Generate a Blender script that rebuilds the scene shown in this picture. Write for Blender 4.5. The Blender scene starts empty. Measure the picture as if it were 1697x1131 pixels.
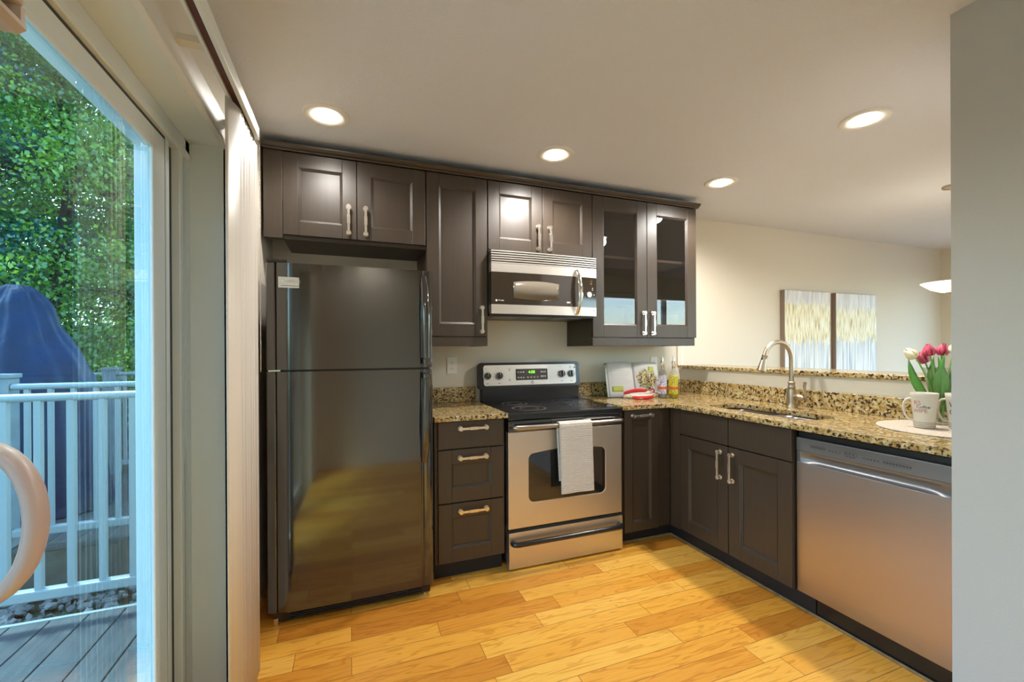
import bpy, bmesh, math, random
import numpy as np
from mathutils import Vector, Matrix

random.seed(7)
S = bpy.context.scene
COL = S.collection
PI = math.pi

# ------------------------------------------------------------------ camera
cam_d = bpy.data.cameras.new('camera')
cam = bpy.data.objects.new('camera', cam_d)
COL.objects.link(cam)
F_PX, YAW, PITCH, ROLL, CY, EYE = 712.76, .3604, -.0016, .0049, 581.3, 1.264
cam_d.sensor_fit = 'HORIZONTAL'
cam_d.sensor_width = 36
cam_d.lens = F_PX / 1697 * 36
cam_d.shift_y = (CY - 565.5) / 1697
cam_d.clip_start = .02
fw = Vector((math.sin(YAW) * math.cos(PITCH), math.cos(YAW) * math.cos(PITCH), math.sin(PITCH)))
rt = Vector((math.cos(YAW), -math.sin(YAW), 0))
dn = fw.cross(rt)
r2 = rt * math.cos(ROLL) + dn * math.sin(ROLL)
d2 = dn * math.cos(ROLL) - rt * math.sin(ROLL)
mw = Matrix((r2, -d2, -fw)).transposed().to_4x4()
mw.translation = (0, 0, EYE)
cam.matrix_world = mw
S.camera = cam

# ------------------------------------------------------------------ view, sky, sun
S.view_settings.view_transform = 'Standard'
S.view_settings.look = 'None'
S.view_settings.gamma = 1
S.view_settings.use_curve_mapping = False
S.view_settings.exposure = 1.05
S.cycles.use_denoising = True
S.cycles.max_bounces = 10
S.cycles.diffuse_bounces = 5
S.cycles.glossy_bounces = 5
S.cycles.transparent_max_bounces = 24
S.cycles.sample_clamp_indirect = 6.0

W = bpy.data.worlds.new('sky')
S.world = W
W.use_nodes = True
nt = W.node_tree
sky = nt.nodes.new('ShaderNodeTexSky')
sky.sky_type = 'NISHITA'
sky.sun_disc = False
sky.sun_elevation = math.radians(48)
sky.sun_rotation = math.radians(325)
sky.air_density = 1.0
sky.dust_density = 1.5
bg = nt.nodes['Background']
bg.inputs['Strength'].default_value = .72
nt.links.new(sky.outputs[0], bg.inputs[0])

sun_d = bpy.data.lights.new('sun', 'SUN')
sun_d.energy = 7
sun_d.angle = math.radians(14)
sun_d.color = (1, .95, .85)
sun = bpy.data.objects.new('sun', sun_d)
COL.objects.link(sun)
sun.rotation_euler = Vector((.30, -.42, -.86)).to_track_quat('-Z', 'Y').to_euler()

# ------------------------------------------------------------------ materials
def new_mat(name):
    m = bpy.data.materials.new(name); m.use_nodes = True
    return m, m.node_tree, m.node_tree.nodes['Principled BSDF']

def pbr(name, col, rough=.5, metal=0, spec=.5, bump=0, bscale=40, bdetail=3, var=0, vscale=6, stretch=None,
        emit=None, estr=0, coat=0, sheen=0, trans=0, ior=None, bdist=.01):
    m, t, b = new_mat(name)
    b.inputs['Base Color'].default_value = (*col, 1)
    b.inputs['Roughness'].default_value = rough
    b.inputs['Metallic'].default_value = metal
    b.inputs['Specular IOR Level'].default_value = spec
    b.inputs['Coat Weight'].default_value = coat
    b.inputs['Sheen Weight'].default_value = sheen
    b.inputs['Transmission Weight'].default_value = trans
    if ior: b.inputs['IOR'].default_value = ior
    if emit:
        b.inputs['Emission Color'].default_value = (*emit, 1)
        b.inputs['Emission Strength'].default_value = estr
    tc = mp = None
    if bump or var:
        tc = t.nodes.new('ShaderNodeTexCoord'); mp = t.nodes.new('ShaderNodeMapping')
        t.links.new(tc.outputs['Object'], mp.inputs[0])
        if stretch: mp.inputs['Scale'].default_value = stretch
    if bump:
        n = t.nodes.new('ShaderNodeTexNoise'); n.inputs['Scale'].default_value = bscale; n.inputs['Detail'].default_value = bdetail
        bp = t.nodes.new('ShaderNodeBump'); bp.inputs['Strength'].default_value = bump; bp.inputs['Distance'].default_value = bdist
        t.links.new(mp.outputs[0], n.inputs['Vector']); t.links.new(n.outputs['Fac'], bp.inputs['Height'])
        t.links.new(bp.outputs[0], b.inputs['Normal'])
    if var:
        n = t.nodes.new('ShaderNodeTexNoise'); n.inputs['Scale'].default_value = vscale; n.inputs['Detail'].default_value = 5
        r = t.nodes.new('ShaderNodeValToRGB')
        r.color_ramp.elements[0].position = .3; r.color_ramp.elements[1].position = .7
        r.color_ramp.elements[0].color = (*[c * (1 - var) for c in col], 1)
        r.color_ramp.elements[1].color = (*[min(1, c * (1 + var)) for c in col], 1)
        t.links.new(mp.outputs[0], n.inputs['Vector']); t.links.new(n.outputs['Fac'], r.inputs[0])
        t.links.new(r.outputs[0], b.inputs['Base Color'])
    return m

def emis(name, col, s):
    m = bpy.data.materials.new(name); m.use_nodes = True
    t = m.node_tree; t.nodes.remove(t.nodes['Principled BSDF'])
    e = t.nodes.new('ShaderNodeEmission'); e.inputs[0].default_value = (*col, 1); e.inputs[1].default_value = s
    t.links.new(e.outputs[0], t.nodes['Material Output'].inputs[0])
    return m

def thin_glass(name, tint, refl=1.0, rough=0.0):
    m = bpy.data.materials.new(name); m.use_nodes = True
    t = m.node_tree; t.nodes.remove(t.nodes['Principled BSDF'])
    tr = t.nodes.new('ShaderNodeBsdfTransparent'); tr.inputs[0].default_value = (*tint, 1)
    gl = t.nodes.new('ShaderNodeBsdfGlossy'); gl.inputs['Roughness'].default_value = rough
    fr = t.nodes.new('ShaderNodeFresnel')
    ge = t.nodes.new('ShaderNodeNewGeometry'); mi = t.nodes.new('ShaderNodeMapRange')
    mi.inputs[3].default_value = 1.5; mi.inputs[4].default_value = 1 / 1.5     # same reflectance on both faces of the thin pane
    t.links.new(ge.outputs['Backfacing'], mi.inputs[0]); t.links.new(mi.outputs[0], fr.inputs[0])
    mu = t.nodes.new('ShaderNodeMath'); mu.operation = 'MULTIPLY'; mu.inputs[1].default_value = refl
    mx = t.nodes.new('ShaderNodeMixShader')
    t.links.new(fr.outputs[0], mu.inputs[0]); t.links.new(mu.outputs[0], mx.inputs[0])
    t.links.new(tr.outputs[0], mx.inputs[1]); t.links.new(gl.outputs[0], mx.inputs[2])
    t.links.new(mx.outputs[0], t.nodes['Material Output'].inputs[0])
    return m

def ramp(t, els):
    r = t.nodes.new('ShaderNodeValToRGB')
    e = r.color_ramp.elements
    e[0].position, e[0].color = els[0][0], (*els[0][1], 1)
    e[1].position, e[1].color = els[-1][0], (*els[-1][1], 1)
    for p, c in els[1:-1]:
        k = e.new(p); k.color = (*c, 1)
    return r

def mix(t, fac, a, b, mode='MIX'):
    n = t.nodes.new('ShaderNodeMix'); n.data_type = 'RGBA'; n.blend_type = mode
    if isinstance(fac, (int, float)): n.inputs[0].default_value = fac
    else: t.links.new(fac, n.inputs[0])
    for i, v in ((6, a), (7, b)):
        if isinstance(v, tuple): n.inputs[i].default_value = (*v, 1)
        else: t.links.new(v, n.inputs[i])
    return n.outputs[2]

def granite():
    m, t, b = new_mat('granite')
    tc = t.nodes.new('ShaderNodeTexCoord')
    def noise(sc, det, dist=0, off=0):
        mp = t.nodes.new('ShaderNodeMapping'); mp.inputs['Location'].default_value = (off, off * .7, off * 1.3)
        n = t.nodes.new('ShaderNodeTexNoise'); n.inputs['Scale'].default_value = sc; n.inputs['Detail'].default_value = det
        n.inputs['Distortion'].default_value = dist
        t.links.new(tc.outputs['Object'], mp.inputs[0]); t.links.new(mp.outputs[0], n.inputs['Vector'])
        return n.outputs['Fac']
    base = ramp(t, [(.30, (.20, .12, .045)), (.44, (.40, .27, .10)), (.56, (.53, .40, .18)), (.70, (.64, .54, .33))])
    t.links.new(noise(34, 5, .6), base.inputs[0])
    dark = ramp(t, [(.525, (0, 0, 0)), (.565, (1, 1, 1))])
    t.links.new(noise(78, 5, .3, 3), dark.inputs[0])
    c = mix(t, dark.outputs[0], base.outputs[0], (.055, .030, .018))
    grey = ramp(t, [(.63, (0, 0, 0)), (.67, (1, 1, 1))])
    t.links.new(noise(48, 4, .3, 9), grey.inputs[0])
    c = mix(t, grey.outputs[0], c, (.42, .37, .30))
    gold = ramp(t, [(.60, (0, 0, 0)), (.66, (1, 1, 1))])
    t.links.new(noise(22, 4, .5, 17), gold.inputs[0])
    c = mix(t, gold.outputs[0], c, (.46, .29, .09))
    t.links.new(c, b.inputs['Base Color'])
    b.inputs['Roughness'].default_value = .16
    b.inputs['Specular IOR Level'].default_value = .5
    return m

def oak_floor():
    m, t, b = new_mat('oak_planks')
    tc = t.nodes.new('ShaderNodeTexCoord')
    br = t.nodes.new('ShaderNodeTexBrick')
    br.offset = .37; br.offset_frequency = 2; br.squash = .72; br.squash_frequency = 3
    br.inputs['Color1'].default_value = (0, 0, 0, 1); br.inputs['Color2'].default_value = (1, 1, 1, 1)
    br.inputs['Mortar'].default_value = (.5, .5, .5, 1)
    br.inputs['Scale'].default_value = 1; br.inputs['Mortar Size'].default_value = .0012; br.inputs['Bias'].default_value = 0
    br.inputs['Mortar Smooth'].default_value = .2
    br.inputs['Brick Width'].default_value = .82; br.inputs['Row Height'].default_value = .105
    t.links.new(tc.outputs['Object'], br.inputs['Vector'])
    cr = ramp(t, [(0, (.62, .24, .030)), (.25, (.80, .36, .048)), (.6, (.88, .44, .062)), (1, (.92, .52, .10))])
    t.links.new(br.outputs['Color'], cr.inputs[0])
    # grain, shifted from plank to plank
    ad = t.nodes.new('ShaderNodeVectorMath'); ad.operation = 'MULTIPLY_ADD'
    ad.inputs[1].default_value = (7, 13, 3)
    t.links.new(br.outputs['Color'], ad.inputs[0]); t.links.new(tc.outputs['Object'], ad.inputs[2])
    mp = t.nodes.new('ShaderNodeMapping'); mp.inputs['Scale'].default_value = (1.1, 9, 1)
    t.links.new(ad.outputs[0], mp.inputs[0])
    n = t.nodes.new('ShaderNodeTexNoise'); n.inputs['Scale'].default_value = 2.4; n.inputs['Detail'].default_value = 2; n.inputs['Distortion'].default_value = .5
    t.links.new(mp.outputs[0], n.inputs['Vector'])
    mu = t.nodes.new('ShaderNodeMath'); mu.operation = 'MULTIPLY'; mu.inputs[1].default_value = 34
    sn = t.nodes.new('ShaderNodeMath'); sn.operation = 'SINE'
    t.links.new(n.outputs['Fac'], mu.inputs[0]); t.links.new(mu.outputs[0], sn.inputs[0])
    gr = ramp(t, [(.55, (1, 1, 1)), (.95, (.80, .70, .58))])
    t.links.new(sn.outputs[0], gr.inputs[0])
    mp2 = t.nodes.new('ShaderNodeMapping'); mp2.inputs['Scale'].default_value = (4, 160, 1)
    t.links.new(ad.outputs[0], mp2.inputs[0])
    n2 = t.nodes.new('ShaderNodeTexNoise'); n2.inputs['Scale'].default_value = 3; n2.inputs['Detail'].default_value = 3
    t.links.new(mp2.outputs[0], n2.inputs['Vector'])
    g2 = ramp(t, [(.35, (.86, .80, .74)), (.6, (1, 1, 1))])
    t.links.new(n2.outputs['Fac'], g2.inputs[0])
    c = mix(t, .8, cr.outputs[0], gr.outputs[0], 'MULTIPLY')
    c = mix(t, .8, c, g2.outputs[0], 'MULTIPLY')
    c = mix(t, br.outputs['Fac'], c, (.22, .09, .02))
    t.links.new(c, b.inputs['Base Color'])
    b.inputs['Roughness'].default_value = .30
    b.inputs['Specular IOR Level'].default_value = .35
    return m

def steel(name, col=(.60, .56, .53), rough=.30, sx=(400, 4, 4), aniso=0):
    m, t, b = new_mat(name)
    tc = t.nodes.new('ShaderNodeTexCoord'); mp = t.nodes.new('ShaderNodeMapping'); mp.inputs['Scale'].default_value = sx
    n = t.nodes.new('ShaderNodeTexNoise'); n.inputs['Scale'].default_value = 1; n.inputs['Detail'].default_value = 3
    t.links.new(tc.outputs['Object'], mp.inputs[0]); t.links.new(mp.outputs[0], n.inputs['Vector'])
    bp = t.nodes.new('ShaderNodeBump'); bp.inputs['Strength'].default_value = .05; bp.inputs['Distance'].default_value = .001
    t.links.new(n.outputs['Fac'], bp.inputs['Height']); t.links.new(bp.outputs[0], b.inputs['Normal'])
    b.inputs['Base Color'].default_value = (*col, 1)
    b.inputs['Metallic'].default_value = 1
    b.inputs['Roughness'].default_value = rough
    tg = t.nodes.new('ShaderNodeTangent'); tg.direction_type = 'RADIAL'; tg.axis = 'Z'
    t.links.new(tg.outputs[0], b.inputs['Tangent']); b.inputs['Anisotropic'].default_value = aniso
    return m

def deck_mat(name, c0, c1, w=.15, off=0.0):
    m, t, b = new_mat(name)
    tc = t.nodes.new('ShaderNodeTexCoord')
    mp = t.nodes.new('ShaderNodeMapping'); mp.inputs['Scale'].default_value = (60, 3, 3)
    n = t.nodes.new('ShaderNodeTexNoise'); n.inputs['Scale'].default_value = 1; n.inputs['Detail'].default_value = 4; n.inputs['Distortion'].default_value = .6
    t.links.new(tc.outputs['Object'], mp.inputs[0]); t.links.new(mp.outputs[0], n.inputs['Vector'])
    r = ramp(t, [(.3, c0), (.7, c1)])
    t.links.new(n.outputs['Fac'], r.inputs[0])
    t.links.new(r.outputs[0], b.inputs['Base Color'])
    b.inputs['Roughness'].default_value = .6
    return m

def art_mat(name, zlo, zhi, x0, shift):
    m, t, b = new_mat(name)
    g = t.nodes.new('ShaderNodeNewGeometry'); sp = t.nodes.new('ShaderNodeSeparateXYZ')
    t.links.new(g.outputs['Position'], sp.inputs[0])
    def nz(sx, sz, det, off):
        mp = t.nodes.new('ShaderNodeMapping'); mp.inputs['Scale'].default_value = (sx, 0, sz); mp.inputs['Location'].default_value = (off, 0, off)
        n = t.nodes.new('ShaderNodeTexNoise'); n.inputs['Scale'].default_value = 1; n.inputs['Detail'].default_value = det
        t.links.new(g.outputs['Position'], mp.inputs[0]); t.links.new(mp.outputs[0], n.inputs['Vector'])
        return n.outputs['Fac']
    def math_(op, a, b_):
        n = t.nodes.new('ShaderNodeMath'); n.operation = op
        for i, v in ((0, a), (1, b_)):
            if isinstance(v, (int, float)): n.inputs[i].default_value = v
            else: t.links.new(v, n.inputs[i])
        return n.outputs[0]
    up = math_('ADD', sp.outputs[2], math_('MULTIPLY', math_('SUBTRACT', nz(34, 1.2, 3, shift), .5), .42))
    lo = math_('ADD', sp.outputs[2], math_('MULTIPLY', math_('SUBTRACT', nz(40, 1.0, 3, shift + 4), .5), .36))
    a = math_('LESS_THAN', up, zhi); c = math_('GREATER_THAN', lo, zlo)
    band = math_('MULTIPLY', a, c)
    gold = ramp(t, [(.32, (.34, .25, .10)), (.42, (.70, .60, .32)), (.52, (.93, .88, .64)), (.66, (.97, .95, .84))])
    t.links.new(nz(90, 7, 4, shift + 9), gold.inputs[0])
    bot = ramp(t, [(.30, (.26, .31, .36)), (.44, (.56, .62, .68)), (.58, (.88, .90, .90))])
    t.links.new(nz(48, 1.6, 4, shift + 2), bot.inputs[0])
    top = ramp(t, [(.30, (.56, .56, .60)), (.55, (.78, .78, .80)), (.7, (.86, .86, .88))])
    t.links.new(nz(26, 3, 4, shift + 6), top.inputs[0])
    low = math_('LESS_THAN', sp.outputs[2], (zlo + zhi) / 2)
    c1 = mix(t, low, top.outputs[0], bot.outputs[0])
    c2 = mix(t, band, c1, gold.outputs[0])
    t.links.new(c2, b.inputs['Base Color'])
    b.inputs['Roughness'].default_value = .5
    return m

def spots_mat(name, els, scale):
    m, t, b = new_mat(name)
    tc = t.nodes.new('ShaderNodeTexCoord'); v = t.nodes.new('ShaderNodeTexVoronoi'); v.inputs['Scale'].default_value = scale
    s = t.nodes.new('ShaderNodeSeparateColor')
    t.links.new(tc.outputs['Object'], v.inputs['Vector']); t.links.new(v.outputs['Color'], s.inputs[0])
    r = ramp(t, els); r.color_ramp.interpolation = 'CONSTANT'
    t.links.new(s.outputs[0], r.inputs[0]); t.links.new(r.outputs[0], b.inputs['Base Color'])
    b.inputs['Roughness'].default_value = .5
    return m

def leaf_mat(name, a, b_, c):
    m = bpy.data.materials.new(name); m.use_nodes = True
    t = m.node_tree; t.nodes.remove(t.nodes['Principled BSDF'])
    tc = t.nodes.new('ShaderNodeTexCoord'); n = t.nodes.new('ShaderNodeTexNoise'); n.inputs['Scale'].default_value = 2.2; n.inputs['Detail'].default_value = 6
    t.links.new(tc.outputs['Object'], n.inputs['Vector'])
    r = ramp(t, [(.33, a), (.5, b_), (.66, c)])
    t.links.new(n.outputs['Fac'], r.inputs[0])
    d = t.nodes.new('ShaderNodeBsdfDiffuse'); tl = t.nodes.new('ShaderNodeBsdfTranslucent')
    gl = t.nodes.new('ShaderNodeBsdfGlossy'); gl.inputs['Roughness'].default_value = .35; gl.inputs[0].default_value = (.8, .9, 1, 1)
    mx = t.nodes.new('ShaderNodeMixShader'); mx.inputs[0].default_value = .5
    m2 = t.nodes.new('ShaderNodeMixShader'); m2.inputs[0].default_value = .08
    t.links.new(r.outputs[0], d.inputs[0]); t.links.new(r.outputs[0], tl.inputs[0])
    t.links.new(d.outputs[0], mx.inputs[1]); t.links.new(tl.outputs[0], mx.inputs[2])
    t.links.new(mx.outputs[0], m2.inputs[1]); t.links.new(gl.outputs[0], m2.inputs[2])
    t.links.new(m2.outputs[0], t.nodes['Material Output'].inputs[0])
    return m

M = dict(
    wall=pbr('wall_paint', (.76, .70, .59), .75, spec=.2, bump=.12, bscale=170, bdist=.004),
    wall_daylit=pbr('daylit_wall_paint', (.50, .505, .505), .75, spec=.2, bump=.12, bscale=170, bdist=.004),  # same wall paint, cooled and darkened to carry the daylight cast
    ceiling=pbr('ceiling_paint', (.72, .74, .80), .8, spec=.2, bump=.55, bscale=150, bdetail=2, bdist=.006),
    floor=oak_floor(),
    granite=granite(),
    espresso=pbr('espresso_wood', (.042, .028, .0175), .42, spec=.7, bump=.06, bscale=9, bdetail=4, stretch=(14, 14, 1), var=.10, vscale=5, bdist=.003),
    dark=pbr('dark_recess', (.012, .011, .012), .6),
    blk=pbr('black_gloss', (.016, .015, .015), .09, spec=1.0, coat=.8),
    blk_tex=pbr('black_enamel', (.014, .014, .015), .22, spec=.6),
    black_plastic=pbr('black_plastic', (.018, .018, .019), .35),
    ss=steel('brushed_steel', (.72, .68, .63), .42),
    handle_steel=steel('handle_steel', (.42, .38, .35), .28),
    ssv=steel('dishwasher_steel', (.52, .48, .50), .36, (4, 4, 400), .8),
    ss_dark=pbr('grey_panel', (.23, .235, .25), .35, metal=.6),
    chrome=pbr('polished_steel', (.80, .78, .75), .10, metal=1),
    nickel=pbr('satin_nickel', (.78, .73, .66), .27, metal=1),
    bronze_nickel=pbr('warm_nickel', (.50, .41, .30), .40, metal=1),
    white=pbr('white_vinyl', (.74, .79, .785), .35),
    trim=pbr('white_trim', (.78, .76, .71), .4),
    slat=pbr('blind_vinyl', (.74, .68, .60), .45, var=.05, vscale=3, stretch=(30, 30, .2)),
    brown=pbr('brown_track', (.10, .03, .02), .4),
    rubber=pbr('dark_gasket', (.05, .055, .065), .6),
    wood=pbr('dowel_wood', (.26, .17, .08), .6, var=.3, vscale=30, stretch=(1, 1, .1)),
    beige=pbr('beige_plastic', (.50, .40, .31), .4),
    pink=pbr('handle_plastic', (.46, .345, .31), .35),
    door_glass=thin_glass('door_glass', (.72, .925, .965), 1.6),
    cab_glass=thin_glass('cabinet_glass', (.55, .52, .50), 2.2),
    clear=thin_glass('clear_glass', (.93, .96, .95), 1.2),
    oven_glass=pbr('oven_glass', (.012, .012, .013), .04, spec=1.0),
    micro_glass=pbr('microwave_glass', (.030, .022, .016), .08, spec=.9),
    micro_win=pbr('microwave_window', (.17, .145, .11), .12, spec=.9),
    cooktop=pbr('cooktop_glass', (.018, .015, .014), .10, spec=.8),
    ring=pbr('burner_ring', (.10, .085, .08), .3),
    outlet=pbr('outlet_white', (.90, .87, .80), .4),
    paper=pbr('paper', (.80, .78, .76), .6, spec=.2),
    paper_grey=pbr('paper_print', (.60, .58, .57), .6),
    lime=pbr('lime_print', (.58, .60, .12), .6),
    salad=spots_mat('salad_print', [(0, (.05, .07, .02)), (.2, (.75, .72, .45)), (.36, (.30, .36, .09)), (.5, (.75, .40, .18)), (.66, (.80, .66, .42)), (.8, (.18, .05, .04)), (.9, (.55, .60, .22))], 120),
    red=pbr('red_knit', (.55, .025, .02), .8, bump=.6, bscale=260, bdist=.004),
    cream=pbr('cream_knit', (.72, .66, .56), .85, bump=.6, bscale=260, bdist=.004),
    towel=pbr('towel_cotton', (.68, .63, .57), .9, spec=.1, bump=.8, bscale=1, bdetail=0, stretch=(60, 60, 330), bdist=.004, sheen=.3),
    mug=pbr('cream_ceramic', (.64, .58, .48), .18, spec=.6),
    mug_line=pbr('mug_stripe', (.16, .07, .05), .4),
    print_red=pbr('print_rose', (.52, .17, .15), .5),
    print_dark=pbr('print_dark', (.05, .045, .05), .5),
    mat=pbr('woven_mat', (.54, .46, .37), .9, bump=.8, bscale=220, bdetail=1, bdist=.004, var=.18, vscale=160),
    stem=pbr('tulip_stem', (.20, .38, .06), .5, var=.3, vscale=20),
    leaf=pbr('tulip_leaf', (.09, .28, .04), .4, var=.3, vscale=14),
    tulip_w=pbr('cream_petal', (.86, .78, .52), .5, var=.1, vscale=30),
    tulip_p=pbr('pink_petal', (.56, .07, .13), .45, var=.5, vscale=22),
    oil=pbr('yellow_oil', (.72, .58, .03), .08, trans=.35, ior=1.45),
    vinegar=pbr('pale_vinegar', (.55, .58, .62), .1, trans=.5, ior=1.4),
    lbl_blue=spots_mat('blue_red_label', [(0, (.35, .40, .52)), (.4, (.62, .64, .68)), (.7, (.50, .16, .12)), (.85, (.25, .28, .40))], 150),
    lbl_green=spots_mat('green_orange_label', [(0, (.36, .42, .03)), (.35, (.62, .56, .05)), (.6, (.66, .30, .03)), (.8, (.22, .30, .04))], 150),
    lbl_red=pbr('red_print', (.55, .10, .02), .5),
    canvas_edge=pbr('canvas_edge', (.26, .19, .14), .7),
    lens=emis('lamp_glow', (1, .93, .80), 12),
    bowl=emis('lit_glass_bowl', (1, .84, .58), 1.15),
    green=emis('green_display', (.25, .95, .05), 1.1),
    amber=emis('amber_display', (.62, .38, .03), .55),
    amber_text=emis('amber_text', (1, .85, .35), 1.0),
    inside=pbr('cabinet_inside', (.06, .045, .038), .5),
    shelf=pbr('shelf_edge', (.62, .55, .47), .5),
    pale_reflection=pbr('pale_reflection', (.55, .56, .42), .6),
    blue_reflection=pbr('reflection_frame', (.06, .11, .20), .4),
    blue_lite=pbr('reflection_face', (.30, .42, .56), .4),
    rail=pbr('rail_white', (.31, .345, .35), .4),
    post=pbr('post_grey', (.22, .25, .26), .6, var=.15, vscale=8),
    deck=deck_mat('deck_boards', (.040, .045, .055), (.080, .088, .10)),
    deck2=deck_mat('weathered_boards', (.065, .065, .06), (.12, .118, .11)),
    fascia=pbr('deck_fascia', (.11, .10, .078), .8, var=.2, vscale=12),
    stone=pbr('pebbles', (.20, .195, .19), .8, var=.45, vscale=9),
    slab=pbr('sandstone', (.22, .19, .12), .85, var=.2, vscale=12),
    tarp=pbr('blue_tarp', (.005, .019, .060), .42, spec=.35, bump=.7, bscale=10, bdist=.02, var=.35, vscale=4),
    bounce_ground=pbr('bounce_concrete', (.13, .135, .14), .9, var=.1, vscale=4),
    soil=pbr('forest_floor', (.05, .06, .025), .9, var=.4, vscale=3),
    bark=pbr('bark', (.04, .032, .026), .9, bump=.8, bscale=24, stretch=(1, 1, .25), bdist=.02, var=.3, vscale=14),
    leafA=leaf_mat('leaves_bright', (.035, .13, .012), (.15, .33, .02), (.42, .62, .06)),
    leafB=leaf_mat('leaves_deep', (.012, .08, .018), (.055, .21, .03), (.20, .43, .06)),
    leafC=leaf_mat('needles_blue', (.010, .065, .065), (.035, .15, .15), (.10, .30, .30)),
)

# ------------------------------------------------------------------ mesh builder
class MB:
    """Collects shapes in local coordinates; T maps local to world; build() links one mesh object."""
    def __init__(s, T=None):
        s.v = []; s.f = []; s.sm = []; s.T = T
    def add(s, vs, fs, smooth=False, T=None):
        n = len(s.v)
        for p in vs:
            p = Vector(p)
            if T is not None: p = T @ p
            if s.T is not None: p = s.T @ p
            s.v.append(p)
        for f in fs:
            s.f.append([i + n for i in f]); s.sm.append(smooth)
        return s
    def box(s, x0, x1, y0, y1, z0, z1, b=0, T=None):
        if x0 > x1: x0, x1 = x1, x0
        if y0 > y1: y0, y1 = y1, y0
        if z0 > z1: z0, z1 = z1, z0
        if b <= 0:
            vs = [(x, y, z) for z in (z0, z1) for y in (y0, y1) for x in (x0, x1)]
            return s.add(vs, [(0, 2, 3, 1), (4, 5, 7, 6), (0, 1, 5, 4), (2, 6, 7, 3), (0, 4, 6, 2), (1, 3, 7, 5)], False, T)
        bm = bmesh.new()
        bmesh.ops.create_cube(bm, size=1)
        for v in bm.verts:
            v.co = Vector(((x0 + x1) / 2 + v.co.x * (x1 - x0), (y0 + y1) / 2 + v.co.y * (y1 - y0), (z0 + z1) / 2 + v.co.z * (z1 - z0)))
        b = min(b, .49 * min(x1 - x0, y1 - y0, z1 - z0))
        bmesh.ops.bevel(bm, geom=list(bm.edges), offset=b, segments=2, affect='EDGES', profile=.5)
        return s.bm(bm, False, T)
    def bm(s, bm, smooth=False, T=None):
        bm.verts.index_update()
        s.add([v.co.copy() for v in bm.verts], [[v.index for v in f.verts] for f in bm.faces], smooth, T)
        bm.free(); return s
    def prism(s, pts, z0, z1, T=None, smooth=False):
        """pts: outline (x, y), counter-clockwise; extruded along z."""
        n = len(pts)
        vs = [(x, y, z0) for x, y in pts] + [(x, y, z1) for x, y in pts]
        fs = [(i, (i + 1) % n, n + (i + 1) % n, n + i) for i in range(n)]
        s.add(vs, fs, smooth, T)
        return s.add(vs, [list(range(n))[::-1], list(range(n, 2 * n))], False, T)
    def lathe(s, prof, c=(0, 0, 0), n=24, T=None, cap=True, a0=0):
        """prof: (radius, height) pairs about z at c."""
        vs = []; fs = []
        for r, h in prof:
            for k in range(n):
                a = 2 * PI * k / n + a0
                vs.append((c[0] + r * math.cos(a), c[1] + r * math.sin(a), c[2] + h))
        for i in range(len(prof) - 1):
            for k in range(n):
                k2 = (k + 1) % n
                fs.append((i * n + k, i * n + k2, (i + 1) * n + k2, (i + 1) * n + k))
        s.add(vs, fs, True, T)
        if cap:
            m = len(prof) - 1
            if prof[0][0] > 1e-6: s.add(vs[:n], [list(range(n))[::-1]], False, T)
            if prof[m][0] > 1e-6: s.add(vs[m * n:], [list(range(n))], False, T)
        return s
    def tube(s, path, r, n=10, T=None, flat=None, up=None, cap=True):
        """path of points; r number or list; flat=(a,b) elliptical section factors."""
        P = [Vector(p) for p in path]; m = len(P)
        R = r if isinstance(r, (list, tuple)) else [r] * m
        vs = []; fs = []
        ref = Vector(up) if up else None
        pn = None
        for i, p in enumerate(P):
            d = (P[min(i + 1, m - 1)] - P[max(i - 1, 0)]).normalized()
            if ref is not None:
                u = (ref - d * ref.dot(d)).normalized()
            elif pn is None:
                q = Vector((0, 0, 1)) if abs(d.z) < .9 else Vector((1, 0, 0))
                u = (q - d * q.dot(d)).normalized()
            else:
                u = (pn - d * pn.dot(d)).normalized()
            pn = u; w = d.cross(u)
            fa, fb = flat if flat else (1, 1)
            for k in range(n):
                a = 2 * PI * k / n
                vs.append(p + u * (R[i] * fa * math.cos(a)) + w * (R[i] * fb * math.sin(a)))
        for i in range(m - 1):
            for k in range(n):
                k2 = (k + 1) % n
                fs.append((i * n + k, i * n + k2, (i + 1) * n + k2, (i + 1) * n + k))
        s.add(vs, fs, True, T)
        if cap:
            s.add(vs[:n], [list(range(n))[::-1]], False, T); s.add(vs[-n:], [list(range(n))], False, T)
        return s
    def cyl(s, a, b, r, n=16, r2=None, T=None):
        return s.tube([a, b], [r, r if r2 is None else r2], n, T)
    def ball(s, c, r, n=12, sc=(1, 1, 1), T=None):
        bm = bmesh.new(); bmesh.ops.create_uvsphere(bm, u_segments=n, v_segments=max(6, n // 2), radius=1)
        for v in bm.verts:
            v.co = Vector((c[0] + v.co.x * r * sc[0], c[1] + v.co.y * r * sc[1], c[2] + v.co.z * r * sc[2]))
        return s.bm(bm, True, T)
    def grid(s, nu, nv, fn, smooth=True, T=None):
        vs = [fn(i / nu, j / nv) for j in range(nv + 1) for i in range(nu + 1)]
        fs = [(j * (nu + 1) + i, j * (nu + 1) + i + 1, (j + 1) * (nu + 1) + i + 1, (j + 1) * (nu + 1) + i) for j in range(nv) for i in range(nu)]
        return s.add(vs, fs, smooth, T)
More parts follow.
